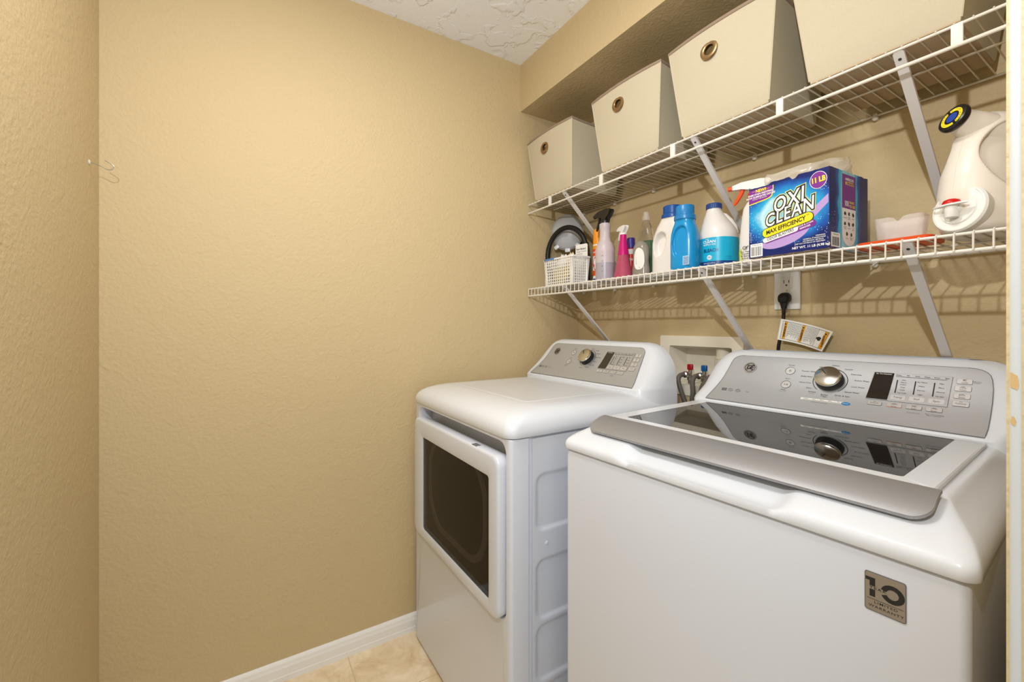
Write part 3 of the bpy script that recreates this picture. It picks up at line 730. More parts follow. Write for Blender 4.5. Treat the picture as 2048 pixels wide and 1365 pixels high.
# ------------------------------------------------------------------ wire shelves
def shelf(name, label, zt, zl, lip, brx):
    S = thing(name, label, 'shelf', (0, -0.008, zt))
    yf = -0.306
    w_ = MB(); n = 62
    for i in range(n):
        x = 0.012 + i * 0.0254
        if x > RX - 0.012: break
        if lip: w_.tube([(x, 0.0, 0.002), (x, yf, 0.002), (x, yf - 0.0045, -0.001), (x, yf - 0.005, -(zt - zl))], 0.0017, 6)
        else: w_.tube([(x, 0.0, 0.002), (x, yf - 0.002, 0.002), (x, yf - 0.004, 0.0)], 0.0016, 6)
    w_.build('deck_wires', 'wire', S)
    def rail(nm, y, z, r):
        q = MB(); q.tube([(0.006, y, z), (RX - 0.004, y, z)], r, 10); return q.build(nm, 'wire', S)
    rail('front_rail', yf, -0.0015, 0.0030); rail('lower_rail', yf - 0.001, -(zt - zl), 0.0038)
    rail('middle_rail', -0.160, -0.0022, 0.0024); rail('back_rail', 0.0, -0.0022, 0.0028)
    if not lip:
        for x in (0.172, 0.489, 0.807, 1.123, 1.438):
            c = MB(); c.box(x - 0.0085, x + 0.0085, yf - 0.0035, yf + 0.0035, -(zt - zl) + 0.001, 0.001, 0, None, 0.0015); c.build('rail_clip', 'clip', S)
    for x in (0.05, 0.26, 0.48, 0.895, 1.217, 1.50):
        c = MB(); c.box(x - 0.005, x + 0.005, -0.006, 0.008, -0.014, 0.003, 0, None, 0.002); c.lathe([(0.0065, 0), (0.0065, 0.003), (0.004, 0.006)], 16, 0, Tr(x, -0.004, -0.010) @ R(PI / 2, 'X')); c.build('wall_clip', 'clip', S)
    for x in brx:
        p0 = Vector((x, yf + 0.004, -0.006)); p1 = Vector((x, 0.004, -0.288))
        d = (p1 - p0).normalized(); nrm = Vector((0, -d.z, d.y)).normalized()      # perpendicular in the YZ plane, facing out and down
        if nrm.y > 0: nrm = -nrm
        c = MB(); hw = 0.0090; th = 0.006
        def pt(s, t): return p0 + d * s + Vector((t, 0, 0))
        L = (p1 - p0).length
        r0 = []
        for s in (-0.004, 0.0, L):
            k = 0.6 if s < 0 else 1
            a = pt(s, -hw * k); e_ = pt(s, hw * k)
            r0.append([a - nrm * th, a, a + nrm * 0.0012, e_ + nrm * 0.0012, e_, e_ - nrm * th, e_ - nrm * th - Vector((0.0016, 0, 0)), e_ - Vector((0.0016, 0, 0)), a + Vector((0.0016, 0, 0)), a - nrm * th + Vector((0.0016, 0, 0))])
        c.loft(r0, 0, (True, True))
        o = c.build('support_bracket', 'bracket', S)
        hl = MB(); T = Matrix.Translation(p0 + d * 0.014 + nrm * 0.0014) @ nrm.to_track_quat('Z', 'Y').to_matrix().to_4x4()
        hl.prism(disc(0.0030, 16), 0, 0.0003, 0, T); hl.build('screw_hole', 'seam', o)
        ft = MB(); ft.box(x - 0.009, x + 0.009, 0.0045, 0.0075, -0.315, -0.27, 0, None, 0.001); ft.build('bracket_foot', 'bracket', o)
    return S
shelf('wire_shelf', 'upper white wire shelf holding four cream fabric bins', 1.7905, 1.750, False, (0.262, 0.876, 1.351))
shelf('wire_shelf', 'lower white wire shelf with a lip, holding laundry supplies', 1.3960, 1.362, True, (0.259, 0.898, 1.364))

# ------------------------------------------------------------------ fabric bins
Z2 = 1.7943
def make_bin(label, x, wb=0.255, wt=0.316, h=0.262, yc=-0.188):
    B = thing('storage_bin', label, 'storage bin', (x, yc, Z2 + 0.0032), 0, 'cream fabric bins on the upper shelf')
    db, dt = 0.125, 0.150; t = 0.004; n = 14
    def ring(z, ins):
        f = z / h; hx = (wb + (wt - wb) * f) / 2 - ins; hy = db + (dt - db) * f - ins
        pts = []
        for i in range(n + 1):
            s = 2 * i / n - 1; pts.append((s * hx, -hy - 0.012 * (1 - s * s) * math.sin(f * PI * 0.5), z))
        for i in range(1, n + 1):
            s = 2 * i / n - 1; pts.append((hx - 0.010 * (1 - s * s) * f, s * hy, z + 0.004 * 0))
        for i in range(1, n + 1):
            s = 1 - 2 * i / n; pts.append((s * hx, hy, z))
        for i in range(1, n):
            s = 1 - 2 * i / n; pts.append((-hx + 0.010 * (1 - s * s) * f, s * hy, z))
        return pts
    zs = [0.0, 0.006, 0.05, 0.10, 0.15, 0.20, 0.24, h]
    b = MB(); b.loft([ring(z, 0.002 if z == 0 else 0) for z in zs] + [ring(z, t) for z in (h, 0.20, 0.12, 0.006)], 0, (True, True))
    nr_ = 4 * n
    for q in range((len(zs) - 1) * nr_ + nr_, len(b.m)): b.m[q] = 1
    o = b.build('bin_body', ['fabric', 'bin_shade'], B, angle=50)
    gz, gx, gr = 0.201, -0.019, 0.0150
    c = MB(); c.lathe([(gr, -0.04), (gr, 0.04)], 24, 0, Tr(gx, -0.155, gz) @ FRONT); boolean(o, c)
    yy = -(db + (dt - db) * gz / h) - 0.012 * math.sin(gz / h * PI * 0.5) - 0.0005
    tl = math.atan2(dt - db, h)
    G = MB(); GT = Tr(gx, yy, gz) @ R(-tl, 'X') @ FRONT
    prof = [(gr - 0.0008, -0.008), (gr - 0.0008, 0.0016), (gr + 0.0012, 0.0030), (gr + 0.0060, 0.0036), (gr + 0.0105, 0.0022), (gr + 0.0120, -0.002)]
    G.loft([[(r * math.cos(2 * PI * j / 32), r * math.sin(2 * PI * j / 32), z) for j in range(32)] for r, z in prof], 0, (False, False), GT)
    G.build('grommet', 'brass', B)
    p = MB(); top = ring(h, t / 2); pp = [Vector(q) for q in top]
    p.tube(pp, 0.0055, 8, 0, None, True); p.build('rim_piping', 'piping', B)
    for sx in (-1, 1):                      # stitched vertical edges of the stiff front
        e = MB(); e.tube([(sx * ((wb + (wt - wb) * z / h) / 2 - 0.0005), -(db + (dt - db) * z / h) + 0.001, z) for z in (0.004, 0.13, h - 0.003)], 0.0022, 6); e.build('edge_seam', 'fabric', B)
    bo = MB(); bo.box(-wb / 2 + 0.001, wb / 2 - 0.001, -db + 0.001, db - 0.001, -0.0028, 0.0005, 0, None, 0.001); bo.build('base_board', 'board', B)
    return B
make_bin('cream fabric bin nearest the left wall, leftmost on the upper shelf', 0.190)
make_bin('cream fabric bin with a green glint in its grommet, second from the left wall', 0.622)
make_bin('cream fabric bin with an empty dark grommet, third from the left wall', 0.968)
make_bin('cream fabric bin nearest the doorway, cut off by the top of the photo', 1.316)
tag(MB().stack([(0, 0.03, 0.03), (0.02, 0.05, 0.045), (0.08, 0.055, 0.05), (0.15, 0.05, 0.045), (0.2, 0.03, 0.03)], 20, 2.3, 0, Tr(0.615, -0.25, Z2 + 0.011)).build('green_bottle', 'green_liq'), 'green bottle inside the second fabric bin, glimpsed through its grommet', 'bottle')
tag(MB().stack([(0, 0.05, 0.04), (0.1, 0.06, 0.05), (0.19, 0.06, 0.045), (0.21, 0.04, 0.03)], 20, 2.6, 0, Tr(0.185, -0.22, Z2 + 0.011)).build('folded_cloth', 'frost'), 'pale bundle inside the leftmost fabric bin, glimpsed through its grommet', 'cloth')

# ------------------------------------------------------------------ things on the lower shelf
Z1 = 1.3998
# -- plastic basket
BK = thing('plastic_basket', 'white perforated plastic basket at the left end of the lower shelf', 'basket', (0.212, -0.2555, Z1))
bw, bd, bh = 0.098, 0.046, 0.116
b = MB()
def lattice(mb, T, w0, w1, h, nx, nz):
    """perforated flank: w0 half-width at the foot, w1 at the top"""
    for i in range(nx + 1):
        s = 2 * i / nx - 1; wd = 0.0022 if 0 < i < nx else 0.006
        vs = []
        for z, ww in ((0, w0), (h, w1)):
            for dx in (-wd, wd):
                for dy in (-0.0008, 0.0008): vs.append((max(-ww, min(ww, s * ww + dx)), dy, z))
        mb.add(vs, [(0, 1, 3, 2), (4, 6, 7, 5), (0, 2, 6, 4), (1, 5, 7, 3), (0, 4, 5, 1), (2, 3, 7, 6)], 0, T)
    for j in range(nz + 1):
        z = h * j / nz; f = j / nz; ww = w0 + (w1 - w0) * f; th = 0.0020 if 0 < j < nz else 0.005
        mb.box(-ww, ww, -0.0009, 0.0009, max(0, z - th), min(h, z + th), 0, T)
ta = math.atan2(0.006, bh)
lattice(b, Tr(0, -bd + 0.004, 0) @ R(ta, 'X'), bw - 0.009, bw - 0.001, bh, 13, 9)
lattice(b, Tr(0, bd - 0.004, 0) @ R(-ta, 'X'), bw - 0.009, bw - 0.001, bh, 13, 10)
lattice(b, Tr(bw - 0.008, 0, 0) @ R(ta, 'Y') @ R(PI / 2, 'Z'), bd - 0.006, bd, bh, 8, 10)
lattice(b, Tr(-bw + 0.008, 0, 0) @ R(-ta, 'Y') @ R(PI / 2, 'Z'), bd - 0.006, bd, bh, 8, 10)
b.box(-bw + 0.009, bw - 0.009, -bd + 0.006, bd - 0.006, 0, 0.002)
b.frame(rrect(-bw - 0.004, bw + 0.004, -bd - 0.006, bd + 0.006, 0.008, 5), rrect(-bw + 0.001, bw - 0.001, -bd + 0.0, bd - 0.0, 0.006, 5), bh - 0.006, bh + 0.001)
for sx in (-1, 1): b.box(sx * (bw - 0.010) - 0.007, sx * (bw - 0.010) + 0.007, -bd + 0.002, -bd + 0.0045, 0, bh, 0, None, 0.001)
b.build('basket_body', 'label', BK)
hd = MB(); hd.box(-0.092, -0.020, -bd - 0.0075, -bd + 0.002, bh - 0.005, bh + 0.0035, 0, None, 0.001); hd.build('blue_clip', mat('blue_clip', '#5b86c4', 0.4), BK)
cd_ = MB(); CT = Tr(0.278, -0.226, Z1 + 0.078) @ R(math.radians(8), 'Z') @ FRONT
cd_.prism(rrect(-0.033, 0.033, -0.070, 0.094, 0.008, 5), -0.001, 0.001, 0, CT)
cd_.text('New Battery', 0.0115, CT @ Tr(-0.002, 0.074, 0.0012), 1, 0.02, 0, 0.9); cd_.text('Charge 21 minutes', 0.008, CT @ Tr(0.0, 0.063, 0.0012), 1, 0, 0, 0.9); cd_.text('1-A Turned', 0.008, CT @ Tr(-0.012, 0.053, 0.0012), 1, 0, 0, 0.9)
tag(cd_.build('printed_card', ['label', 'ink'], fix=False), 'white card with small black print standing in the basket', 'card')
bg = MB(); random.seed(2)
def crumple(cx, cy, cz, rx, ry, rz, seed, amp=0.18, n=20, mm=12):
    rnd = random.Random(seed); ph = [(rnd.uniform(2, 6), rnd.uniform(2, 6), rnd.uniform(0, 6)) for _ in range(6)]
    rings = []
    for j in range(1, mm):
        th = PI * j / mm; rr = []
        for i in range(n):
            a = 2 * PI * i / n; k = 1 + amp * sum(math.sin(p[0] * a + p[2]) * math.sin(p[1] * th) for p in ph) / 2.4
            k = max(0.5, min(1.35, k))
            rr.append((cx + rx * k * math.sin(th) * math.cos(a), cy + ry * k * math.sin(th) * math.sin(a), cz - rz * k * math.cos(th)))
        rings.append(rr)
    return rings
bg.loft(crumple(0.222, -0.236, Z1 + 0.090, 0.030, 0.016, 0.052, 3)); tag(bg.build('cream_pouch', 'cream_bag', angle=80), 'small cream pouch sticking out of the basket beside the card', 'pouch')
bg = MB(); bg.loft(crumple(0.165, -0.236, Z1 + 0.080, 0.030, 0.017, 0.055, 8, 0.3)); tag(bg.build('crumpled_packet', 'label', angle=25), 'crumpled white packet poking out of the left of the basket', 'packet')
bg = MB(); bg.loft(crumple(0.185, -0.262, Z1 + 0.045, 0.055, 0.012, 0.035, 9, 0.2)); tag(bg.build('yellow_packet', mat('pale_yellow_packet', '#e3cf86', 0.6)), 'pale yellow packet seen through the front of the basket', 'packet')

# -- grey domed appliance and black hose behind the basket
DM = thing('air_pump', 'grey domed plastic appliance leaning in the corner behind the basket', 'appliance', (0.076, -0.138, Z1))
DT = Tr(0, 0, 0.270) @ R(math.radians(38), 'Z') @ R(PI / 2 - math.radians(4), 'X')
d = MB(); d.stack([(-0.022, 0.060, 0.066), (-0.014, 0.070, 0.078), (0.0, 0.074, 0.084), (0.006, 0.073, 0.083), (0.012, 0.064, 0.073), (0.022, 0.050, 0.058), (0.030, 0.030, 0.036), (0.033, 0.010, 0.012)], 40, 2.2, 0, DT); d.build('domed_cover', 'grey_pl', DM, angle=50)
d = MB(); d.stack([(0.0005, 0.0755, 0.0855), (0.0025, 0.077, 0.087), (0.0045, 0.0755, 0.0855)], 40, 2.2, 0, DT, (False, False)); d.build('cover_rim', 'topgrey', DM)
d = MB(); d.stack([(0, 0.045, 0.028), (0.16, 0.040, 0.026), (0.22, 0.034, 0.022)], 24, 3, 0, Tr(0.036, 0.060, 0)); d.build('pump_body', 'black', DM)
for a, b_, l in ((-0.050, -0.070, 35), (0.004, -0.088, 0), (0.052, -0.066, -30)):
    q = MB(); q.box(-0.013, 0.013, -0.010, 0.009, -0.006, 0.010, 0, DT @ Tr(a, b_, 0) @ R(math.radians(l), 'Z'), 0.004); q.build('latch', 'topgrey', DM)
hz = MB(); pts = []
n = 150
for i in range(n + 1):
    a = PI * (-0.42 + 1.84 * i / n)
    pts.append((0.130 + 0.104 * math.cos(a), -0.188 + 0.030 * math.cos(a), Z1 + 0.150 + 0.126 * math.sin(a) * (1.0 if math.sin(a) > 0 else 1.04)))
pts.reverse()
hz.tube(pts, [0.0122 if i % 2 else 0.0103 for i in range(len(pts))], 12)
tag(hz.build('corrugated_hose', 'rubber', angle=80), 'black corrugated hose looped behind the white basket', 'hose')

def wrap(r, cz=0.0, a0=0.0, ry=None):
    """wraps a print round an upright cylinder, facing -Y at angle a0"""
    def f(x, y):
        a = a0 + x / r; return ((r + 0.0004) * math.sin(a), -((ry or r) + 0.0004) * math.cos(a), cz + y)
    return f
# -- orange aerosol can
C1 = thing('aerosol_can', 'orange-capped aerosol can between the basket and the frosted spray bottle', 'spray can', (0.312, -0.165, Z1))
b = MB(); b.lathe([(0.0195, 0), (0.0205, 0.003), (0.0205, 0.165), (0.0190, 0.172), (0.0170, 0.176)], 32, 0)
for z0, z1, mt in ((0.004, 0.024, 1), (0.024, 0.030, 2), (0.036, 0.058, 3), (0.120, 0.150, 3), (0.150, 0.164, 4)):
    b.lathe([(0.0208, z0), (0.0208, z1)], 32, mt, None, (False, False))
pts = [(0.020 * 0.9 * math.sin(a) * (1 + 0.25 * math.sin(3 * a)), 0.026 * math.cos(a) * (1 + 0.2 * math.cos(2 * a))) for a in [2 * PI * i / 20 for i in range(20)]]
f = wrap(0.0210, 0.088, 0.35)
b.add([f(0.7 * x, y) for x, y in pts], [tuple(range(20))], 5)
b.text('RESOLVE', 0.009, None, 2, 0.02, 0, 0.7, wrap(0.0211, 0.135, 0.35)); 
b.build('can_body', ['label', 'navy', 'label', 'orange_red', 'orange', 'red'], C1, fix=False)
b = MB(); b.lathe([(0.0195, 0.170), (0.0200, 0.173), (0.0180, 0.232), (0.0160, 0.235)], 32); b.build('cap', 'orange', C1)

def trigger(parent, T, head, lever, nozzle, s=1.0, long=0.0):
    """spray head: collar, shroud pointing -x, nozzle and lever"""
    b = MB()
    prof = [(-0.050 - long, 0.019), (-0.050 - long, 0.031), (-0.030, 0.037), (0.012, 0.038), (0.030, 0.034), (0.034, 0.028), (0.026, 0.016), (0.012, 0.006), (0.010, -0.002), (-0.010, -0.002), (-0.012, 0.012), (-0.030, 0.017)]
    hw = 0.010
    b.loft([[(x * s, y * s, z * s) for x, z in prof] for y in (-hw, -hw * 0.6, hw * 0.6, hw)][0:0] or [[((x + 0.003) * s if abs(y) > 0.009 else x * s, y * s, (z - 0.0015 if abs(y) > 0.009 else z) * s) for x, z in prof] for y in (-hw, -hw * 0.55, hw * 0.55, hw)], 0, (True, True), T)
    o = b.build('spray_head', head, parent, angle=40)
    c = MB(); c.lathe([(0.0145 * s, -0.016 * s), (0.0150 * s, -0.014 * s), (0.0150 * s, 0.0), (0.0120 * s, 0.003 * s)], 24, 0, T); c.build('collar', nozzle, parent)
    n_ = MB(); n_.lathe([(0.0075 * s, 0), (0.0075 * s, 0.010 * s), (0.005 * s, 0.011 * s)], 6, 0, T @ Tr((-0.049 - long) * s, 0, 0.025 * s) @ R(-PI / 2, 'Y')); n_.build('nozzle', nozzle, o)
    l = MB(); l.tube([(-0.026 * s, 0, 0.017 * s), (-0.031 * s, 0, 0.002 * s), (-0.040 * s, 0, -0.016 * s), (-0.046 * s, 0, -0.026 * s)], [0.006 * s, 0.0055 * s, 0.005 * s, 0.0035 * s], 8, 0, T); l.build('lever', lever, o)
    return o
# -- frosted spray bottle with black head
SB = thing('spray_bottle', 'frosted clear spray bottle with a black trigger head', 'spray bottle', (0.433, -0.240, Z1), 0, 'spray bottles on the lower shelf')
b = MB(); b.lathe([(0.034, 0), (0.0375, 0.003), (0.0375, 0.070)], 40, 1, None, (True, False)); b.lathe([(0.0375, 0.070), (0.038, 0.110), (0.0385, 0.113), (0.038, 0.116), (0.037, 0.126), (0.030, 0.146), (0.0225, 0.160), (0.0205, 0.172), (0.0205, 0.205), (0.0220, 0.208), (0.0220, 0.224), (0.0150, 0.230)], 40, 0, None, (False, True))
for i, t in enumerate(('- 16', '- 12', '- 8', '- 4')): b.text(t, 0.008, None, 2, 0, 0, 1, wrap(0.0378, 0.095 - i * 0.020, 0.45))
b.build('bottle', ['frost', 'frost_grey', 'greyink'], SB, fix=False)
trigger(SB, Tr(0, 0, 0.238) @ R(math.radians(-8), 'Z'), 'black', 'black', 'black', 1.18)
# -- magenta spray bottle
SB = thing('spray_bottle', 'pink cone-shaped spray bottle with a magenta neck and white trigger', 'spray bottle', (0.512, -0.222, Z1), 0, 'spray bottles on the lower shelf')
b = MB(); b.lathe([(0.034, 0), (0.0365, 0.003), (0.0360, 0.010), (0.0260, 0.060), (0.0195, 0.094)], 40); b.build('bottle', 'pink', SB)
b = MB(); b.lathe([(0.0205, 0.092), (0.0200, 0.098), (0.0165, 0.128), (0.0125, 0.152), (0.0122, 0.170), (0.0100, 0.173)], 32); b.build('neck_cover', 'magenta', SB)
trigger(SB, Tr(0, 0, 0.176) @ R(math.radians(-20), 'Z'), 'label', 'label', 'label', 0.78, 0.0)
# -- red can with purple cap
C2 = thing('aerosol_can', 'slim red can with a purple cap behind the pink spray bottle', 'spray can', (0.455, -0.118, Z1))
b = MB(); b.lathe([(0.0170, 0), (0.0175, 0.002), (0.0175, 0.130), (0.0165, 0.136)], 28, 0); b.lathe([(0.0178, 0.112), (0.0178, 0.132)], 28, 1, None, (False, False)); b.text('CLEAN', 0.012, None, 1, 0.02, 0, 1, wrap(0.0178, 0.09, 0.5))
b.build('can_body', ['red', 'label'], C2, fix=False)
b = MB(); b.lathe([(0.0160, 0.134), (0.0165, 0.136), (0.0160, 0.176), (0.0140, 0.179)], 28); b.build('cap', 'purple_cap', C2)
# -- clear dish soap bottle
DS = thing('soap_bottle', 'tall clear bottle with some green liquid and a clear cap', 'bottle', (0.540, -0.126, Z1))
b = MB(); b.stack([(0, 0.034, 0.022), (0.004, 0.038, 0.025), (0.10, 0.040, 0.026), (0.15, 0.037, 0.024), (0.19, 0.029, 0.020), (0.218, 0.016, 0.014), (0.226, 0.0125, 0.0125), (0.234, 0.0125, 0.0125)], 36, 2.2); b.build('bottle', 'clear', DS)
b = MB(); b.stack([(0.003, 0.034, 0.021), (0.10, 0.036, 0.0225), (0.150, 0.0335, 0.021)], 30, 2.2); b.build('liquid', 'green_liq', DS)
b = MB(); b.lathe([(0.0150, 0.230), (0.0155, 0.232), (0.0150, 0.246), (0.0110, 0.248), (0.0110, 0.262), (0.0090, 0.265)], 24); b.build('cap', 'scoop', DS)
# -- squat contoured bottle with back label
GB = thing('contoured_bottle', 'grey clear contoured bottle with a white label between pink and white bottles', 'bottle', (0.583, -0.205, Z1), math.radians(-6))
b = MB(); b.stack([(0, 0.032, 0.020), (0.004, 0.036, 0.023), (0.03, 0.035, 0.022), (0.06, 0.031, 0.021), (0.09, 0.033, 0.021), (0.112, 0.030, 0.021), (0.128, 0.020, 0.017), (0.136, 0.008, 0.009), (0.138, 0.004, 0.004)], 40, 2.6)
b.build('bottle', mat('grey_clear_plastic', '#b9b4a8', 0.12, trans=0.45), GB)
b = MB()
lp = [(0.021 * math.cos(a) * (1 - 0.1 * math.sin(a)), 0.040 * math.copysign(abs(math.sin(a)) ** 0.7, math.sin(a))) for a in [2 * PI * i / 28 for i in range(28)]]
b.add([(0.013 + x, -0.0246 - 0.002 * 0 + max(0, (x + 0.002)) * 0.45, 0.068 + y) for x, y in lp], [tuple(range(28))], 0)
for j in range(9): b.box(-0.001, 0.024, -0.0252, -0.0249, 0.050 + j * 0.005, 0.0513 + j * 0.005, 1, Tr(0, 0, 0) @ Matrix.Shear('XZ', 4, (0, 0)) if 0 else Tr(0.0, 0.0, 0) @ Tr(-0.001, -0.0246, 0) @ R(math.radians(24), 'Z') @ Tr(0.001, 0.0246, 0))
b.build('back_label', ['label', mat('grey_fine_print', '#a9adb8', 0.5)], GB, fix=False)

# -- detergent bottles with a moulded grip recess
def grip_bottle(label, loc, hx, hy, H_, body, capm, rec, cap_r, cap_h, rz=0.0, name='detergent_bottle', capx=0.0):
    Bt = thing(name, label, 'bottle', loc, rz)
    prof = []
    keys = [(0, hx * 0.93, hy * 0.92), (0.004, hx, hy), (H_ * 0.55, hx * 1.0, hy), (H_ * 0.72, hx * 0.95, hy * 0.97), (H_ * 0.85, hx * 0.82, hy * 0.88), (H_ * 0.94, hx * 0.66, hy * 0.80), (H_, cap_r * 0.98, cap_r * 0.98)]
    nz = 70
    def lerp(z):
        for a, c in zip(keys, keys[1:]):
            if z <= c[0] + 1e-9:
                f = (z - a[0]) / (c[0] - a[0]); f2 = f; return (a[1] + (c[1] - a[1]) * f2, a[2] + (c[2] - a[2]) * f2)
        return keys[-1][1:]
    for j in range(nz + 1):
        z = H_ * j / nz; a, c = lerp(z)
        a = sum(lerp(max(0, min(H_, z + dz)))[0] for dz in (-0.006, -0.003, 0, 0.003, 0.006)) / 5; c = sum(lerp(max(0, min(H_, z + dz)))[1] for dz in (-0.006, -0.003, 0, 0.003, 0.006)) / 5
        prof.append((z, a, c, capx * max(0, (z / H_ - 0.6) / 0.4), 0))
    rx, rz_, rw, rh, dep, soft = rec
    def fn(x, y, z):
        if y < 0:
            q = math.hypot((x - rx - 0.12 * (z - rz_)) / (rw * (1 + 0.9 * (rz_ - z) * 0 + 3.0 * (z - rz_))), (z - rz_) / rh)
            t = max(0, min(1, (1 - q) / soft)); t = t * t * (3 - 2 * t)
            y = y + dep * t * min(1, abs(y) / (hy * 0.5))
        return (x, y, z)
    b = MB(); b.stack(prof, 120, 2.7, 0, None, (True, True), fn); b.build('bottle', body, Bt, angle=80)
    c = MB(); c.lathe([(cap_r * 1.10, H_ - 0.003), (cap_r * 1.12, H_), (cap_r * 1.10, H_ + 0.010), (cap_r * 1.0, H_ + 0.0125)], 40, 0, Tr(capx, 0, 0))
    nr = 40; rings = []
    for z in (H_ + 0.012, H_ + cap_h - 0.002):
        rings.append([((cap_r * (0.93 + (0.012 if i % 2 else 0))) * math.cos(2 * PI * i / (nr * 2)) + capx, (cap_r * (0.93 + (0.012 if i % 2 else 0))) * math.sin(2 * PI * i / (nr * 2)), z) for i in range(nr * 2)])
    rings.append([(cap_r * 0.89 * math.cos(2 * PI * i / (nr * 2)) + capx, cap_r * 0.89 * math.sin(2 * PI * i / (nr * 2)), H_ + cap_h) for i in range(nr * 2)])
    c.loft(rings); c.build('cap', capm, Bt)
    return Bt
grip_bottle('white detergent bottle with a moulded grip and royal blue cap', (0.683, -0.172, Z1), 0.060, 0.038, 0.203, 'white_pl', 'navy_cap', (-0.018, 0.110, 0.026, 0.046, 0.024, 0.28), 0.0330, 0.040, math.radians(6), capx=0.012)
bb_ = grip_bottle('azure blue detergent bottle with a matching blue cap', (0.812, -0.262, Z1), 0.0430, 0.033, 0.161, 'blue_pl', 'blue_cap', (-0.004, 0.090, 0.025, 0.050, 0.010, 0.16), 0.0295, 0.042, math.radians(6))
q = MB(); q.prism([(0.012, 0.012), (0.033, 0.012), (0.033, 0.040), (0.012, 0.040)], 0, 0.0003, 0, front(0, -0.0330, 0))
for j in range(7): q.box(0.014, 0.031, 0.015 + j * 0.0034, 0.0162 + j * 0.0034, 0.0003, 0.0005, 1, front(0, -0.0330, 0))
q.build('small_label', [mat('pale_blue_label', '#a9cdeb', 0.5), 'navy'], bb_, fix=False)

# -- bleach jug
BJ = thing('bleach_jug', 'white bleach jug with a cyan label and navy cap', 'jug', (0.866, -0.170, Z1), 0)
BJ.scale = (1, 1, 0.965)
r = 0.0575
b = MB(); b.stack([(0, r * 0.9, r * 0.9), (0.003, r * 0.97, r * 0.97), (0.008, r, r), (0.102, r, r), (0.112, r * 0.985, r * 0.985), (0.126, r * 0.93, r * 0.93), (0.142, r * 0.83, r * 0.83, -0.002, 0), (0.160, r * 0.68, r * 0.69, -0.006, 0), (0.178, r * 0.53, r * 0.54, -0.010, 0),
    (0.192, r * 0.42, r * 0.42, -0.013, 0), (0.200, r * 0.37, r * 0.37, -0.014, 0), (0.206, r * 0.37, r * 0.37, -0.014, 0)], 64, 2.15)
b.build('jug_body', 'white_pl', BJ, angle=60)
b = MB(); b.tube([(-0.004, 0.010, 0.186), (0.012, 0.016, 0.178), (0.026, 0.022, 0.160), (0.037, 0.026, 0.138), (0.040, 0.026, 0.115)], [0.0095, 0.010, 0.0105, 0.011, 0.012], 16); b.build('handle', 'white_pl', BJ, angle=80)
b = MB(); b.stack([(0.010, r + 0.0007, r + 0.0007), (0.024, r + 0.0007, r + 0.0007)], 64, 2.15, 1, None, (False, False)); b.stack([(0.024, r + 0.0007, r + 0.0007), (0.100, r + 0.0007, r + 0.0007)], 64, 2.15, 0, None, (False, False))
wf = lambda cz, a: wrap(r + 0.0016, cz, a)
b.text('THE', 0.006, None, 2, 0.01, 0, 1, wf(0.094, 0.02)); b.text('CLEAN', 0.0115, None, 2, 0.03, 0, 1.1, wf(0.0865, 0.12)); b.text('SUPPLY CO', 0.0075, None, 2, 0.02, 0, 1, wf(0.077, 0.13))
b.text('BLEACH', 0.0140, None, 3, 0.025, 0, 0.88, wf(0.058, 0.20)); b.add([wf(0.036, 0.14)(x, y) for x, y in disc(0.0075, 20)], [tuple(range(20))], 2); b.text('FRESH\nSCENT', 0.0036, None, 3, 0.01, 0, 1, lambda x, y: wrap(r + 0.0020, 0.036, 0.14)(x, y))
b.text('43 FL OZ (1.27 L)', 0.0048, None, 2, 0.01, 0, 1, wf(0.0175, 0.12)); b.text('disinfects & whitens', 0.0045, None, 3, 0, 0, 1, wf(0.037, 0.95)); b.text('keep out of reach', 0.0045, None, 3, 0, 0, 1, wf(0.031, 0.95))
b.add([wf(0.066, -0.62)(x, y) for x, y in disc(0.0065, 20)], [tuple(range(20))], 3); b.text('9', 0.009, None, 2, 0.02, 0, 1, lambda x, y: wrap(r + 0.0020, 0.066, -0.62)(x, y))
b.build('wrap_label', ['cyan', 'navy', 'whiteink', 'navy'], BJ, fix=False)
b = MB(); nr = 36; rings = [[((0.0232 + (0.0006 if i % 2 else 0)) * math.cos(PI * i / nr) - 0.014, (0.0232 + (0.0006 if i % 2 else 0)) * math.sin(PI * i / nr), z) for i in range(nr * 2)] for z in (0.204, 0.219)]
rings.append([(0.0215 * math.cos(PI * i / nr) - 0.014, 0.0215 * math.sin(PI * i / nr), 0.2215) for i in range(nr * 2)]); b.loft(rings); b.build('cap', 'navy', BJ)

# -- white cleaner with orange trigger
SB = thing('spray_bottle', 'white spray cleaner with a red-orange trigger beside the blue box', 'spray bottle', (0.980, -0.185, Z1), math.radians(14), 'spray bottles on the lower shelf')
b = MB(); b.stack([(0, 0.027, 0.020, 0.004, 0), (0.004, 0.031, 0.023, 0.004, 0), (0.03, 0.030, 0.023, 0.002, 0), (0.065, 0.025, 0.021, -0.003, 0), (0.095, 0.0215, 0.019, -0.005, 0), (0.125, 0.0210, 0.019, -0.003, 0), (0.155, 0.0225, 0.019, 0.001, 0), (0.180, 0.0225, 0.018, 0.004, 0), (0.196, 0.0180, 0.016, 0.007, 0), (0.205, 0.0125, 0.0125, 0.008, 0), (0.212, 0.0125, 0.0125, 0.008, 0)], 48, 2.3)
b.build('bottle', 'white_pl', SB, angle=60)
b = MB(); lt = front(-0.006, -0.0236, 0)
for i, t in enumerate(('For Ties,', 'Towels', '& Shirts', 'and all')): b.text(t, 0.0062, lt @ Tr(-0.002, 0.042 - i * 0.0068, 0), 0, 0.015)
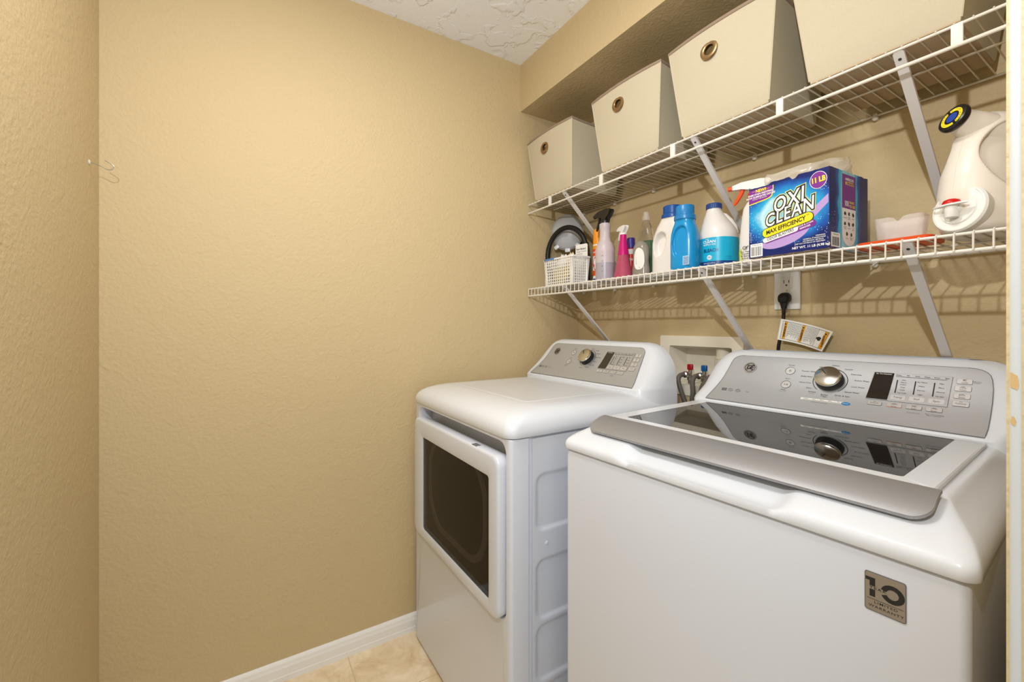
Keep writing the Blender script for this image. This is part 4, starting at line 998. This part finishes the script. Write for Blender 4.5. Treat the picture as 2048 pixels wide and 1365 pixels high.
b.frame([(x - 0.003, y + 0.054) for x, y in disc(0.0055, 20)], [(x - 0.003, y + 0.054) for x, y in disc(0.0042, 20)], 0, 0.0003, 0, lt); b.box(-0.006, 0.006, -0.0008, 0.0008, 0, 0.0003, 0, lt @ Tr(0.001, 0.056, 0) @ R(0.7, 'Z'))
b.box(-0.005, 0.003, 0.006, 0.012, 0, 0.0003, 0, lt); b.add([(-0.0255, -0.0105, 0.006), (-0.0135, -0.0215, 0.006), (-0.0190, -0.0200, 0.055), (-0.0260, -0.0120, 0.045)], [(0, 1, 2, 3)], 1)
b.build('print', ['ink', 'lime'], SB, fix=False)
trigger(SB, Tr(0.008, 0, 0.228), 'label', 'orange_red', 'orange_red', 1.08)
SB.scale = (1.12, 1.12, 0.93)

# -- blue stain remover box
OB = thing('detergent_box', 'large blue powder box with a purple corner and open torn top', 'box', (1.1445, -0.2265, Z1), math.radians(-2.5))
ow, od, oh = 0.0935, 0.0940, 0.187
fm = oxi_mat('box_front_art', -0.004, 0.100); smt = oxi_mat('box_side_art', -0.005, 0.09, r0=0.034, r1=0.047, hi='#4fb9dd', flat=1)
b = MB()
rag = []
random.seed(11)
def carton_side(p0, p1, mt, steps=26, notch=None):
    p0 = Vector(p0); p1 = Vector(p1); nrm = Vector((p1.y - p0.y, -(p1.x - p0.x), 0)).normalized()
    prev = None; vs = []; fs = []
    for i in range(steps + 1):
        t = i / steps; q = p0.lerp(p1, t)
        top = oh + random.uniform(-0.0010, 0.0008) - (0.007 if notch and abs(t - notch) < 0.03 else 0)
        if notch and t < 0.30: top -= 0.0045
        a = [Vector((q.x, q.y, 0)), Vector((q.x, q.y, top)), Vector((q.x, q.y, top)) - nrm * 0.0012, Vector((q.x, q.y, 0)) - nrm * 0.0012]
        vs += a
        if i:
            k = 4 * i
            fs += [(k - 4, k, k + 1, k - 3), (k - 3, k + 1, k + 2, k - 2), (k - 2, k + 2, k + 3, k - 1)]
    o = len(b.v); b.v += vs
    for j, f in enumerate(fs): b.f.append(tuple(o + x for x in f)); b.m.append(mt if j % 3 == 0 else 2)
carton_side((-ow, -od, 0), (ow, -od, 0), 0, notch=0.60); carton_side((ow, -od, 0), (ow, od, 0), 1); carton_side((ow, od, 0), (-ow, od, 0), 0); carton_side((-ow, od, 0), (-ow, -od, 0), 1)
b.box(-ow, ow, -od, od, 0, 0.0012, 2)
# front artwork; slots: 3 purple 4 yellow 5 white 6 ink 7 lilac 8 navy
def E(l=0.0): return front(0, -od - 0.0002 - l, 0)
b.add([(-ow, 0.140, 0), (-ow, 0.1790, 0), (-0.030, 0.1790, 0), (-0.030, 0.168, 0), (-0.031, 0.159, 0), (-0.034, 0.152, 0), (-0.040, 0.148, 0), (-0.050, 0.1455, 0)], [tuple(range(8))], 4, E(0.0001))
b.add([(-ow, 0.1425, 0), (-ow, 0.1790, 0), (-0.032, 0.1790, 0), (-0.032, 0.168, 0), (-0.033, 0.160, 0), (-0.036, 0.154, 0), (-0.042, 0.150, 0), (-0.052, 0.148, 0)], [tuple(range(8))], 3, E(0.0003))
TX = lambda s, size, x, z, mt, bold=0.02, rot=0.0, sh=0.0, l=0.0006, sx=1.0: b.text(s, size, E(l) @ Tr(x, z, 0) @ R(math.radians(rot), 'Z'), mt, bold, sh, sx)
TX('NEW!', 0.0105, -0.062, 0.1735, 4, 0.04); TX('SAME STAIN FIGHTING,', 0.0062, -0.063, 0.1655, 5, 0.03, 2); TX('NOW ELIMINATES ODORS', 0.0062, -0.063, 0.1590, 5, 0.03, 2); TX('IN HALF THE SCOOP', 0.0040, -0.065, 0.1535, 5, 0.01, 2)
for x0, x1 in ((-0.085, -0.077), (-0.048, -0.040)): b.box(x0, x1, 0.1735, 0.1741, 0, 0.0001, 4, E(0.0005))
# swirl tail and lower lilac band
b.add([(0.050, 0.065, 0), (0.0920, 0.105, 0), (0.0920, 0.125, 0), (0.056, 0.095, 0)], [(0, 1, 2, 3)], 7, E(0.0001))
b.add([(-0.035 + 0.058 * math.cos(a) + 0.030, 0.046 + 0.026 * math.sin(a) + 0.35 * 0.058 * math.cos(a) * 0.6, 0) for a in [PI + PI * i / 20 for i in range(21)]], [tuple(range(21))], 7, E(0.0001))
# logo block, tilted upwards
def LG(s, size, x, z, rot=12, sh=0.32, sx=0.78):
    for l, bo, mt in ((0.0004, 0.120, 9), (0.0007, 0.085, 6), (0.0010, 0.014, 5)):
        b.text(s, size, E(l) @ Tr(x, z, 0) @ R(math.radians(rot), 'Z'), mt, bo, sh, sx, None, 1.13)
LG('OXI', 0.050, 0.003, 0.1285); LG('CLEAN', 0.044, 0.004, 0.0990)
pill = rrect(-0.060, 0.060, -0.0108, 0.0108, 0.0107, 8)
b.prism(rrect(-0.0615, 0.0615, -0.0123, 0.0123, 0.0122, 8), 0, 0.0003, 6, E(0.0010) @ Tr(0.002, 0.0700, 0) @ R(math.radians(12), 'Z'))
b.prism(pill, 0, 0.0003, 4, E(0.0014) @ Tr(0.002, 0.0700, 0) @ R(math.radians(12), 'Z'))
TX('MAX EFFICIENCY', 0.0140, -0.002, 0.0690, 6, 0.028, 12, 0.2, 0.0020, 0.88); TX('TM', 0.0045, 0.050, 0.085, 6, 0.0, 12, 0, 0.0020)
b.prism(rrect(-0.062, 0.062, -0.0085, 0.0085, 0.008, 8), 0, 0.0002, 3, E(0.0005) @ Tr(0.006, 0.0530, 0) @ R(math.radians(12), 'Z'))
b.prism(rrect(-0.043, 0.043, -0.0062, 0.0062, 0.006, 6), 0, 0.0002, 5, E(0.0008) @ Tr(-0.014, 0.0492, 0) @ R(math.radians(12), 'Z')); TX('ODOR BLASTERS', 0.0100, -0.014, 0.0492, 6, 0.012, 12, 0.15, 0.0012, 0.86)
TX('ODOR & STAIN', 0.0055, 0.042, 0.0640, 5, 0.02, 12, 0.2, 0.0009); TX('REMOVER', 0.0055, 0.043, 0.0575, 5, 0.02, 12, 0.2, 0.0009)
b.prism(disc(0.0200, 32, 0.0182), 0, 0.0002, 5, E(0.0004) @ Tr(0.0715, 0.1610, 0)); b.prism(disc(0.0188, 32, 0.0170), 0, 0.0002, 3, E(0.0007) @ Tr(0.0715, 0.1610, 0)); TX('11 LB', 0.0165, 0.0715, 0.1610, 4, 0.045, 4, 0, 0.0011, 0.78)
b.box(-0.0895, -0.0575, 0.003, 0.037, 0, 0.0003, 5, E(0.0002))
random.seed(5); x = -0.0865
while x < -0.0605:
    wd = random.choice((0.0004, 0.0007, 0.0011)); b.box(x, x + wd, 0.006, 0.029, 0, 0.0001, 6, E(0.0005)); x += wd + random.choice((0.0005, 0.0008, 0.0010))
TX('757037-00109', 0.0042, -0.0735, 0.0330, 6, 0.0)
for i, t in enumerate(('WARNING:', 'HARMFUL IF SWALLOWED', 'EYE IRRITANT, SEE BACK', 'KEEP OUT OF REACH OF CHILDREN')): TX(t, 0.0040, 0.085 - 0.0011 * len(t), 0.0330 - i * 0.0046, 5, 0.01)
TX('NET WT. 11 LB (4.98 kg)', 0.0078, 0.0550, 0.0105, 5, 0.025)
TX('AS SEEN IN STORES', 0.003, -0.088, 0.055, 5, 0.0, 90)
# side artwork
def G(l=0.0): return Tr(ow + 0.0002 + l, 0, 0) @ RIGHT
b.box(-0.035, 0.030, 0.100, 0.180, 0, 0.0002, 3, G())
b.poly([(x, z, 0) for x, z in [(-0.035, 0.100), (-0.035, 0.040)] + [(-0.0025 + 0.0325 * math.cos(a), 0.040 + 0.028 * math.sin(a)) for a in [PI + PI * i / 16 for i in range(1, 16)]] + [(0.030, 0.040), (0.030, 0.100)]], 5, G(0.0003))
SX = lambda s, size, x, z, mt, bold=0.02, sx=1.0: b.text(s, size, G(0.0006) @ Tr(x, z, 0), mt, bold, 0, sx)
SX("AMERICA'S", 0.0085, -0.001, 0.1690, 5, 0.03); SX('#1', 0.0110, -0.015, 0.1600, 4, 0.03); SX('VERSATILE', 0.0055, 0.005, 0.1625, 4, 0.02); SX('STAIN FIGHTER', 0.0045, 0.005, 0.1570, 4, 0.02)
SX('101', 0.0175, -0.014, 0.1110, 5, 0.04, 0.85); SX('WAYS', 0.0085, 0.010, 0.1155, 4, 0.03); SX('TO USE', 0.0085, 0.012, 0.1065, 4, 0.03)
k = 0
for row, z in enumerate((0.088, 0.064, 0.040)):
    for x in ((-0.022, -0.003, 0.017) if row < 2 else (-0.013, 0.008)):
        sh = random.Random(k); pts = [(x + 0.0055 * sh.uniform(0.6, 1.1) * math.cos(a), z + 0.0055 * sh.uniform(0.6, 1.1) * math.sin(a), 0) for a in [2 * PI * i / 9 for i in range(9)]]
        b.poly(pts, 6, G(0.0005)); SX(('LAUNDRY', 'WHITE\nSHOES', 'GRILL', 'CARPET\nSTAIN', 'GROUT', 'IN\nBATH', 'PATIO', 'DISH &\nSINK')[k], 0.0038, x, z - 0.0105, 6, 0.0); k += 1
b.box(-0.086, -0.045, 0.005, 0.038, 0, 0.0002, 5, G(0.0001)); x = -0.081
while x < -0.051:
    wd = random.choice((0.0005, 0.0009, 0.0013)); b.box(x, x + wd, 0.008, 0.028, 0, 0.0001, 6, G(0.0004)); x += wd + random.choice((0.0007, 0.0010, 0.0013))
SX('757037-00109', 0.0042, -0.0655, 0.0335, 6, 0.0)
b.build('printed_carton', [fm, smt, 'board', 'purple', 'yellow', 'whiteink', 'ink', 'lilac', 'navy', mat('pale_yellow_outline', '#e9ea9a', 0.4)], OB, angle=30, fix=False)
pb = MB(); rnd = random.Random(7); PH = [(rnd.uniform(6, 30), rnd.uniform(6, 25), rnd.uniform(0, 6)) for _ in range(10)]
def bagp(u, v, side):
    a = 2 * PI * u
    w1 = 1 - 0.10 * v + 0.05 * math.sin(5 * a + 1); e_ = 2.6
    c, s = math.cos(a), math.sin(a)
    x = (ow - 0.004) * w1 * math.copysign(abs(c) ** (2 / e_), c); y = (od - 0.004) * w1 * math.copysign(abs(s) ** (2 / e_), s)
    hgt = 0.026 + 0.008 * math.sin(a * 2 + 0.6) + 0.003 * math.sin(a * 7) + 0.012 * max(0, c) + 0.006 * max(0, s)
    z = oh - 0.05 + v * (0.05 + hgt)
    nz = sum(math.sin(p[0] * u * 2 + p[1] * v * 2 + p[2]) for p in PH) * 0.0009 * min(1, v * 1.6)
    return (x * (1 + nz / 0.09), y * (1 + nz / 0.09), z + nz * 1.5)
pb.grid(lambda u, v: bagp(u, v, 0), 120, 26); pb.build('plastic_liner', 'film', OB, angle=20, fix=False)

# -- clear scoops and orange lid
OT = MB(); OT.loft([[(x, y, z) for x, y in rrect(-0.066 + i, 0.066 - i, -0.042 + i, 0.042 - i, 0.014, 6)] for z, i in ((0, 0.004), (0.002, 0.0), (0.012, -0.001), (0.014, 0.001), (0.012, 0.004), (0.005, 0.006))])
o = OT.build('orange_lid', 'orange_red'); o.location = (1.322, -0.205, Z1); o.rotation_euler = (0, 0, math.radians(-4)); tag(o, 'flat orange-red plastic lid lying under the clear scoops', 'lid')
def scoop(label, x, y, z, rz, hx, hy, h):
    n_ = 6
    b = MB(); rr = []
    def ring(zz, g, ins, v=False):
        out = []
        for px, py in rrect(-hx * g + ins, hx * g - ins, -hy * g + ins, hy * g - ins, 0.010, 5, 8):
            dz = -max(0, 0.012 - abs(px) * 1.2) if (v and py < 0 and abs(py) > hy * 0.6) else 0
            out.append((px, py, zz + dz))
        return out
    b.loft([ring(0, 0.88, 0.001), ring(0.002, 0.90, 0), ring(h, 1.0, 0, True), ring(h, 1.0, 0.0015, True), ring(0.003, 0.90, 0.0015)])
    o = b.build('measuring_scoop', 'scoop', None, 40); o.location = (x, y, z); o.rotation_euler = (0, 0, rz); tag(o, label, 'scoop'); return o
scoop('clear plastic scoop with a notched rim standing on the orange lid', 1.326, -0.205, Z1 + 0.0146, math.radians(4), 0.043, 0.028, 0.050)

# -- big white jug with tap
JG = thing('dispenser_jug', 'large off-white dispenser jug with a push-button tap beside the doorway', 'jug', (1.472, -0.172, Z1), math.radians(-22))
keys = [(0.0, -0.095, 0.100, 0.046), (0.004, -0.108, 0.106, 0.054), (0.012, -0.118, 0.112, 0.059), (0.040, -0.124, 0.116, 0.062), (0.080, -0.124, 0.116, 0.062), (0.120, -0.118, 0.114, 0.060), (0.160, -0.106, 0.110, 0.056), (0.190, -0.094, 0.106, 0.051),
        (0.212, -0.084, 0.100, 0.045), (0.228, -0.072, 0.092, 0.036), (0.238, -0.058, 0.080, 0.024), (0.242, -0.040, 0.060, 0.010)]
def jl(z):
    for a, c in zip(keys, keys[1:]):
        if z <= c[0] + 1e-9:
            f = (z - a[0]) / (c[0] - a[0]); return [a[i] + (c[i] - a[i]) * f for i in (1, 2, 3)]
    return list(keys[-1][1:])
rings = []
nz = 80
for j in range(nz + 1):
    z = 0.242 * (math.sin((j / nz - 0.5) * PI) + 1) / 2
    acc = [0, 0, 0]
    for dz in (-0.004, -0.002, 0, 0.002, 0.004):
        v_ = jl(max(0, min(0.242, z + dz))); acc = [p + q / 5 for p, q in zip(acc, v_)]
    y0_, y1_, hx_ = acc; rg_ = []
    for x, y in sell(hx_ * 1.08, (y1_ - y0_) / 2, 140, 2.25, 0, (y0_ + y1_) / 2):
        sgn = 1 if x > 0 else -1
        qd = math.hypot((y + 0.026) / 0.078, (z - 0.140) / 0.076); t = max(0, min(1, (1 - qd) / 0.17)); t = t * t * (3 - 2 * t)
        x2 = x - sgn * 0.020 * t * min(1, abs(x) / 0.04)
        # flat side label seats near the front edge
        q2 = math.hypot((y + 0.108) / 0.030, (z - 0.120) / 0.075)
        rg_.append((x2, y, z))
    rings.append(rg_)
b = MB(); b.loft(rings); b.tube([(0, jl(z)[0] - 0.0001, z) for z in [0.085 + 0.12 * i / 20 for i in range(21)]], 0.0006, 5)
b.build('jug_body', 'cream_pl', JG, angle=80)
CN = Vector((-0.16, -0.90, 0.36)).normalized(); CP = Vector((-0.006, -0.108, 0.228))
CT = Matrix.Translation(CP) @ CN.to_track_quat('Z', 'Y').to_matrix().to_4x4()
b = MB(); b.lathe([(0.034, -0.085), (0.031, -0.055), (0.026, -0.030), (0.0225, -0.012), (0.0225, 0.0)], 36, 0, CT); b.build('neck', 'cream_pl', JG, angle=60)
b = MB(); b.lathe([(0.0245, -0.004), (0.0265, -0.001), (0.0270, 0.003), (0.0255, 0.007), (0.0225, 0.0085), (0.0215, 0.0075)], 40, 0, CT)
b.frame(disc(0.0195, 36), disc(0.0135, 36), 0.0076, 0.0080, 1, CT); b.prism(disc(0.0098, 28), 0.0076, 0.0082, 2, CT)
for a in (35, 215): b.box(-0.0022, 0.0022, 0.0125, 0.0205, 0.0079, 0.0084, 0, CT @ R(math.radians(a), 'Z'))
for i in range(22):
    if i % 11 in (0,): continue
    b.text('OPEN HERE TWIST '[i % 16] if 'OPEN HERE TWIST '[i % 16] != ' ' else '-', 0.0034, CT @ R(-2 * PI * i / 22, 'Z') @ Tr(0, 0.0165, 0.0083), 3, 0.01)
b.build('cap', ['black', 'yellow', mat('cap_blue', '#2545a8', 0.4), 'ink'], JG, fix=False)
b = MB(); CT2 = Tr(0.006, -0.110, 0.047) @ R(math.radians(-9), 'X') @ FRONT
b.lathe([(0.0420, -0.012), (0.0445, 0.002), (0.0450, 0.006), (0.0425, 0.010), (0.0400, 0.0105), (0.0395, 0.0085), (0.0300, 0.0085), (0.0285, 0.0110), (0.0260, 0.0112), (0.0250, 0.0095), (0.0225, 0.0095)], 56, 0, CT2)
tap = b.build('tap_flange', 'label', JG, angle=30)
b = MB(); b.lathe([(0.0105, 0.006), (0.0105, 0.020), (0.0100, 0.021)], 28, 0, CT2); 
b.loft([[(x, y, z) for x, y in [(-0.030, 0.0), (-0.020, -0.009), (0.0, -0.013), (0.020, -0.009), (0.030, 0.0), (0.020, 0.003), (-0.020, 0.003)]] for z in (0.0, 0.0028)], 0, (True, True), Tr(0.004, -0.134, 0.054))
b.lathe([(0.0095, -0.022), (0.0100, -0.021), (0.0105, 0.0)], 28, 0, Tr(0.004, -0.132, 0.054)); b.lathe([(0.0075, -0.0205), (0.0075, -0.0222)], 28, 0, Tr(0.004, -0.132, 0.054))
b.build('tap_spout', 'label', JG, angle=40)
b = MB(); b.lathe([(0.0135, 0.0028), (0.0135, 0.006), (0.0115, 0.0105), (0.0060, 0.0130), (0.001, 0.0135)], 28, 0, Tr(0.004, -0.132, 0.054)); b.build('push_button', 'red', JG, angle=60)

# ------------------------------------------------------------------ power outlet, cord, tag
PO = thing('power_outlet', 'white duplex outlet plate on the back wall under the lower shelf', 'outlet', (0.9925, 0, 1.334))
b = MB(); b.box(-0.0385, 0.0385, -0.0070, 0.0, -0.0600, 0.0620, 0, None, 0.0028, 3); b.build('cover_plate', 'label', PO)
for cz in (0.0245, -0.0245):
    b = MB(); b.box(-0.0165, 0.0165, -0.0088, -0.0060, cz - 0.0175, cz + 0.0175, 0, None, 0.0012)
    b.box(-0.0085, -0.0065, -0.0091, -0.0086, cz - 0.002, cz + 0.008, 1); b.box(0.0060, 0.0080, -0.0091, -0.0086, cz - 0.001, cz + 0.007, 1); b.prism(disc(0.0027, 16), 0.0087, 0.0091, 1, front(0, 0, cz - 0.0085))
    b.build('receptacle', ['clip', 'seam'], PO)
b = MB(); b.prism(disc(0.003, 16), 0, 0.0008, 0, front(0, -0.0070, 0)); b.build('plate_screw', 'steel', PO)
PCM = WS.matrix_basis.inverted() @ Tr(0.9925, -0.0095, 1.310)
b = MB(); b.loft([[(x * k, y0_, zz + z * k2) for x, z in sell(1, 1, 24, 2.6)] for y0_, k, k2, zz in ((0.0, 0.0150, 0.0150, 0), (-0.006, 0.0165, 0.017, 0), (-0.014, 0.0165, 0.017, -0.001), (-0.022, 0.0150, 0.015, -0.002), (-0.026, 0.010, 0.010, -0.003))])
b.stack([(-0.034, 0.0065, 0.0065, 0, -0.014), (-0.026, 0.0085, 0.0080, 0, -0.014), (-0.014, 0.0125, 0.0090, 0, -0.014), (-0.004, 0.0150, 0.0100, 0, -0.014)], 24, 2.4); 
for i in range(3): b.lathe([(0.0090, 0), (0.0090, 0.0015)], 16, 0, Tr(0, -0.014, -0.030 - i * 0.0035))
plug = b
cb = MB(); cb.tube([(0, -0.014, -0.030), (-0.001, -0.015, -0.060), (-0.006, -0.016, -0.100), (-0.016, -0.014, -0.150), (-0.024, -0.008, -0.210), (-0.026, -0.002, -0.300), (-0.022, -0.001, -0.420)], 0.0050, 12)
cord = cb.build('power_cord', 'rubber', WS, angle=45); cord.matrix_basis = PCM
plug.build('plug', 'rubber', cord, angle=45)
tg = MB()
def tagp(u, v):                        # u along the tag, v across it (0 bottom, 1 top)
    bx = Vector((0.9775, 0, 1.1800)).lerp(Vector((1.1015, 0, 1.1480)), u); tx = Vector((0.9890, 0, 1.2450)).lerp(Vector((1.1290, 0, 1.2060)), u)
    p = bx.lerp(tx, v); p.z += 0.0025 * math.sin(PI * u) ; p.y = -0.034 + 0.012 * math.sin(PI * u * 0.9) - 0.006 * u; return p
tg.grid(lambda u, v: tagp(u, v), 24, 8, 0)
tg.grid(lambda u, v: tagp(u, v) + Vector((0, 0.0006, 0)), 24, 8, 0)
def tq(u0, u1, v0, v1, mt, l=0.0003):
    o = []
    n = max(1, int((u1 - u0) * 16))
    tg.grid(lambda a, c: tagp(u0 + (u1 - u0) * a, v0 + (v1 - v0) * c) - Vector((0, l, 0)), n, 1, mt)
for u0, u1, v0, v1 in ((0.05, 0.955, 0.08, 0.095), (0.05, 0.955, 0.905, 0.92), (0.05, 0.055, 0.08, 0.92), (0.75, 0.756, 0.08, 0.92), (0.95, 0.955, 0.08, 0.92)): tq(u0, u1, v0, v1, 1, 0.0004)
for u0, u1 in ((0.085, 0.145), (0.43, 0.49), (0.875, 0.95)):
    tq(u0, u1, 0.095, 0.905, 2, 0.0005)
    ang = lambda u: 0
    T2 = Matrix.Translation(tagp((u0 + u1) / 2, 0.45) - Vector((0, 0.0016, 0))) @ FRONT @ R(math.radians(-101), 'Z')
    tg.text('WARNING', 0.0072, T2, 1, 0.03)
    c = tagp((u0 + u1) / 2, 0.80) - Vector((0, 0.0015, 0)); tg.poly([c + Vector((-0.0028, 0, -0.003)), c + Vector((-0.0028, 0, 0.003)), c + Vector((0.0028, 0, 0))], 1)
rnd = random.Random(3)
for u0, u1 in ((0.16, 0.42), (0.505, 0.74)):
    u = u0
    while u < u1:
        v0 = 0.13
        vend = 0.88
        vs0 = 0.14 + rnd.uniform(0, 0.22)
        v0 = vs0
        while v0 < vend:
            wv = rnd.uniform(0.03, 0.09); tq(u, u + 0.0075, v0, min(vend, v0 + wv), 3, 0.0004); v0 += wv + 0.02
        u += 0.0185
u = 0.06
tq(0.062, 0.067, 0.15, 0.8, 3, 0.0004)
c = tagp(0.815, 0.5) - Vector((0, 0.0016, 0)); tg.poly([c + Vector((0.006 * math.cos(a) * (1 + 0.3 * math.sin(3 * a)), 0, 0.006 * math.sin(a))) for a in [2 * PI * i / 16 for i in range(16)]], 1)
tg.tube([(0.9925 - 0.006 + 0.007 * math.cos(a), -0.0255 + 0.007 * math.sin(a) , 1.2122) for a in [0, 1, 2, 3, 4, 5, 6]], 0.0006, 5)
tgo = tg.build('warning_tag', ['label', 'ink', 'gold', 'greyink'], None, angle=60, fix=False)
tag(tgo, 'white paper tag with orange WARNING bars wrapped on the cord', 'tag')

# ------------------------------------------------------------------ washer outlet box
WB = thing('washer_outlet_box', 'cream recessed washer outlet box on the back wall between the machines', 'utility box', (0, 0, 0))
b = MB()
b.frame(rrect(0.508, 0.853, 0.955, 1.184, 0.006, 5), rrect(0.552, 0.812, 0.995, 1.145, 0.008, 5), 0.0, 0.004, 0, FRONT)
IN = rrect(0.552, 0.812, 0.995, 1.145, 0.008, 5); IB = rrect(0.566, 0.804, 0.998, 1.132, 0.006, 5)
b.loft([[(x, -0.003, z) for x, z in IN], [(x, 0.088, z) for x, z in IB]], 0, (False, True))
b.box(0.590, 0.690, 0.084, 0.0875, 1.005, 1.105, 0, None, 0.001)
b.build('box_body', 'pvc', WB, angle=30)
b = MB(); b.lathe([(0.0250, 0.998), (0.0250, 1.142)], 40, 0, Tr(0.752, 0.044, 0)); b.lathe([(0.0265, 1.100), (0.0270, 1.102), (0.0270, 1.106), (0.0255, 1.108)], 40, 0, Tr(0.752, 0.044, 0), (False, False)); b.build('standpipe', 'pvc', WB)
for x, km, hxo in ((0.631, 'knobred', -0.030), (0.691, 'knobblue', -0.030)):
    v = MB(); X = Tr(x, 0.018, 0)
    v.lathe([(0.0085, 0.999), (0.0085, 1.012), (0.0120, 1.013), (0.0120, 1.022), (0.0075, 1.024), (0.0075, 1.052)], 24, 0, X)
    v.lathe([(0.0075, 0), (0.0075, 0.022)], 20, 0, X @ Tr(0, 0, 1.035) @ R(math.radians(-8), 'Z') @ R(PI / 2, 'X'))
    vo = v.build('valve', 'steel', WB)
    k = MB(); n = 16; k.loft([[((0.0115 if i % 2 else 0.0095) * sc_ * math.cos(2 * PI * i / n), (0.0115 if i % 2 else 0.0095) * sc_ * math.sin(2 * PI * i / n), z) for i in range(n)] for z, sc_ in ((1.052, 0.9), (1.055, 1.0), (1.070, 1.0), (1.074, 0.85))], 0, (True, True), X)
    k.build('valve_knob', km, vo)
for nm, x, pts, lab in (('red', 0.631, None, 'grey hose on the red-knobbed valve, left one of the outlet box pair'), ('blue', 0.691, None, 'grey hose on the blue-knobbed valve, right one of the outlet box pair')):
    a = math.radians(-8); dx, dy = math.sin(a), -math.cos(a)
    sx, sy = x + dx * 0.018, 0.018 + dy * 0.018
    HO = thing('supply_hose', lab, 'hose', (sx, sy, 1.035), 0, 'water supply hoses')
    b = MB(); b.lathe([(0.0110, 0), (0.0125, 0.001), (0.0125, 0.012), (0.0085, 0.016)], 24, 0, R(a, 'Z') @ R(PI / 2, 'X')); b.build('coupling', 'chrome', HO)
    e = Vector((dx, dy, 0)); p0 = e * 0.014
    if nm == 'red': q_ = [p0, p0 + e * 0.012, p0 + e * 0.024 + Vector((0.0, 0, -0.006)), p0 + e * 0.031 + Vector((0.002, 0, -0.022)), p0 + e * 0.030 + Vector((0.012, 0, -0.055)), Vector((0.022, -0.04, -0.100)), Vector((0.040, -0.034, -0.150)), Vector((0.050, -0.030, -0.30))]
    else: q_ = [p0, p0 + e * 0.012, p0 + e * 0.022 + Vector((0.0, 0, -0.006)), p0 + e * 0.028 + Vector((0.0, 0, -0.024)), p0 + e * 0.028 + Vector((0.002, 0, -0.060)), Vector((-0.010, -0.038, -0.105)), Vector((0.002, -0.034, -0.150)), Vector((0.012, -0.030, -0.30))]
    # smooth the path
    pts = []
    for i in range(len(q_) - 1):
        P0, P1, P2, P3 = q_[max(i - 1, 0)], q_[i], q_[i + 1], q_[min(i + 2, len(q_) - 1)]
        for s in range(8):
            t = s / 8; pts.append(0.5 * ((2 * P1) + (-P0 + P2) * t + (2 * P0 - 5 * P1 + 4 * P2 - P3) * t * t + (-P0 + 3 * P1 - 3 * P2 + P3) * t ** 3))
    pts.append(q_[-1])
    b = MB(); b.tube(pts, 0.0088, 14); b.build('hose', 'ring_grey', HO, angle=80)
b = MB(); q_ = [Vector((0.752, 0.040, 1.016)), Vector((0.752, 0.024, 1.030)), Vector((0.750, -0.002, 1.032)), Vector((0.742, -0.028, 1.022)), Vector((0.731, -0.040, 0.990)), Vector((0.729, -0.043, 0.93)), Vector((0.732, -0.043, 0.75))]
pts = []
for i in range(len(q_) - 1):
    P0, P1, P2, P3 = q_[max(i - 1, 0)], q_[i], q_[i + 1], q_[min(i + 2, len(q_) - 1)]
    for s in range(16):
        t = s / 16; pts.append(0.5 * ((2 * P1) + (-P0 + P2) * t + (2 * P0 - 5 * P1 + 4 * P2 - P3) * t * t + (-P0 + 3 * P1 - 3 * P2 + P3) * t ** 3))
b.tube(pts[22:], [0.0200 if i % 2 else 0.0175 for i in range(len(pts[22:]))], 16)
tag(b.build('drain_hose', 'ring_grey', None, angle=80), 'ribbed grey drain hose beside the standpipe, behind the washer', 'hose')

# ------------------------------------------------------------------ wall hook
b = MB()
q_ = [Vector((0.0948, YF + 0.001, 1.664)), Vector((0.0948, YF + 0.010, 1.6625)), Vector((0.0948, YF + 0.024, 1.658)), Vector((0.0948, YF + 0.036, 1.6515)), Vector((0.0948, YF + 0.044, 1.6515)), Vector((0.0948, YF + 0.0495, 1.657)), Vector((0.0948, YF + 0.0490, 1.664)), Vector((0.0948, YF + 0.040, 1.671)), Vector((0.0948, YF + 0.030, 1.676))]
pts = []
for i in range(len(q_) - 1):
    P0, P1, P2, P3 = q_[max(i - 1, 0)], q_[i], q_[i + 1], q_[min(i + 2, len(q_) - 1)]
    for s in range(6):
        t = s / 6; pts.append(0.5 * ((2 * P1) + (-P0 + P2) * t + (2 * P0 - 5 * P1 + 4 * P2 - P3) * t * t + (-P0 + 3 * P1 - 3 * P2 + P3) * t ** 3))
b.tube(pts, 0.0013, 8); HK = thing('wall_hook', 'small bent wire hook screwed into the wall at far left', 'hook', (0, 0, 0))
b.build('hook_wire', 'steel', HK)
b = MB(); b.lathe([(0.006, 0), (0.0065, 0.001), (0.003, 0.003)], 16, 0, Tr(0.0948, YF, 1.6645) @ R(-PI / 2, 'X')); b.build('hook_base', 'clip', HK)
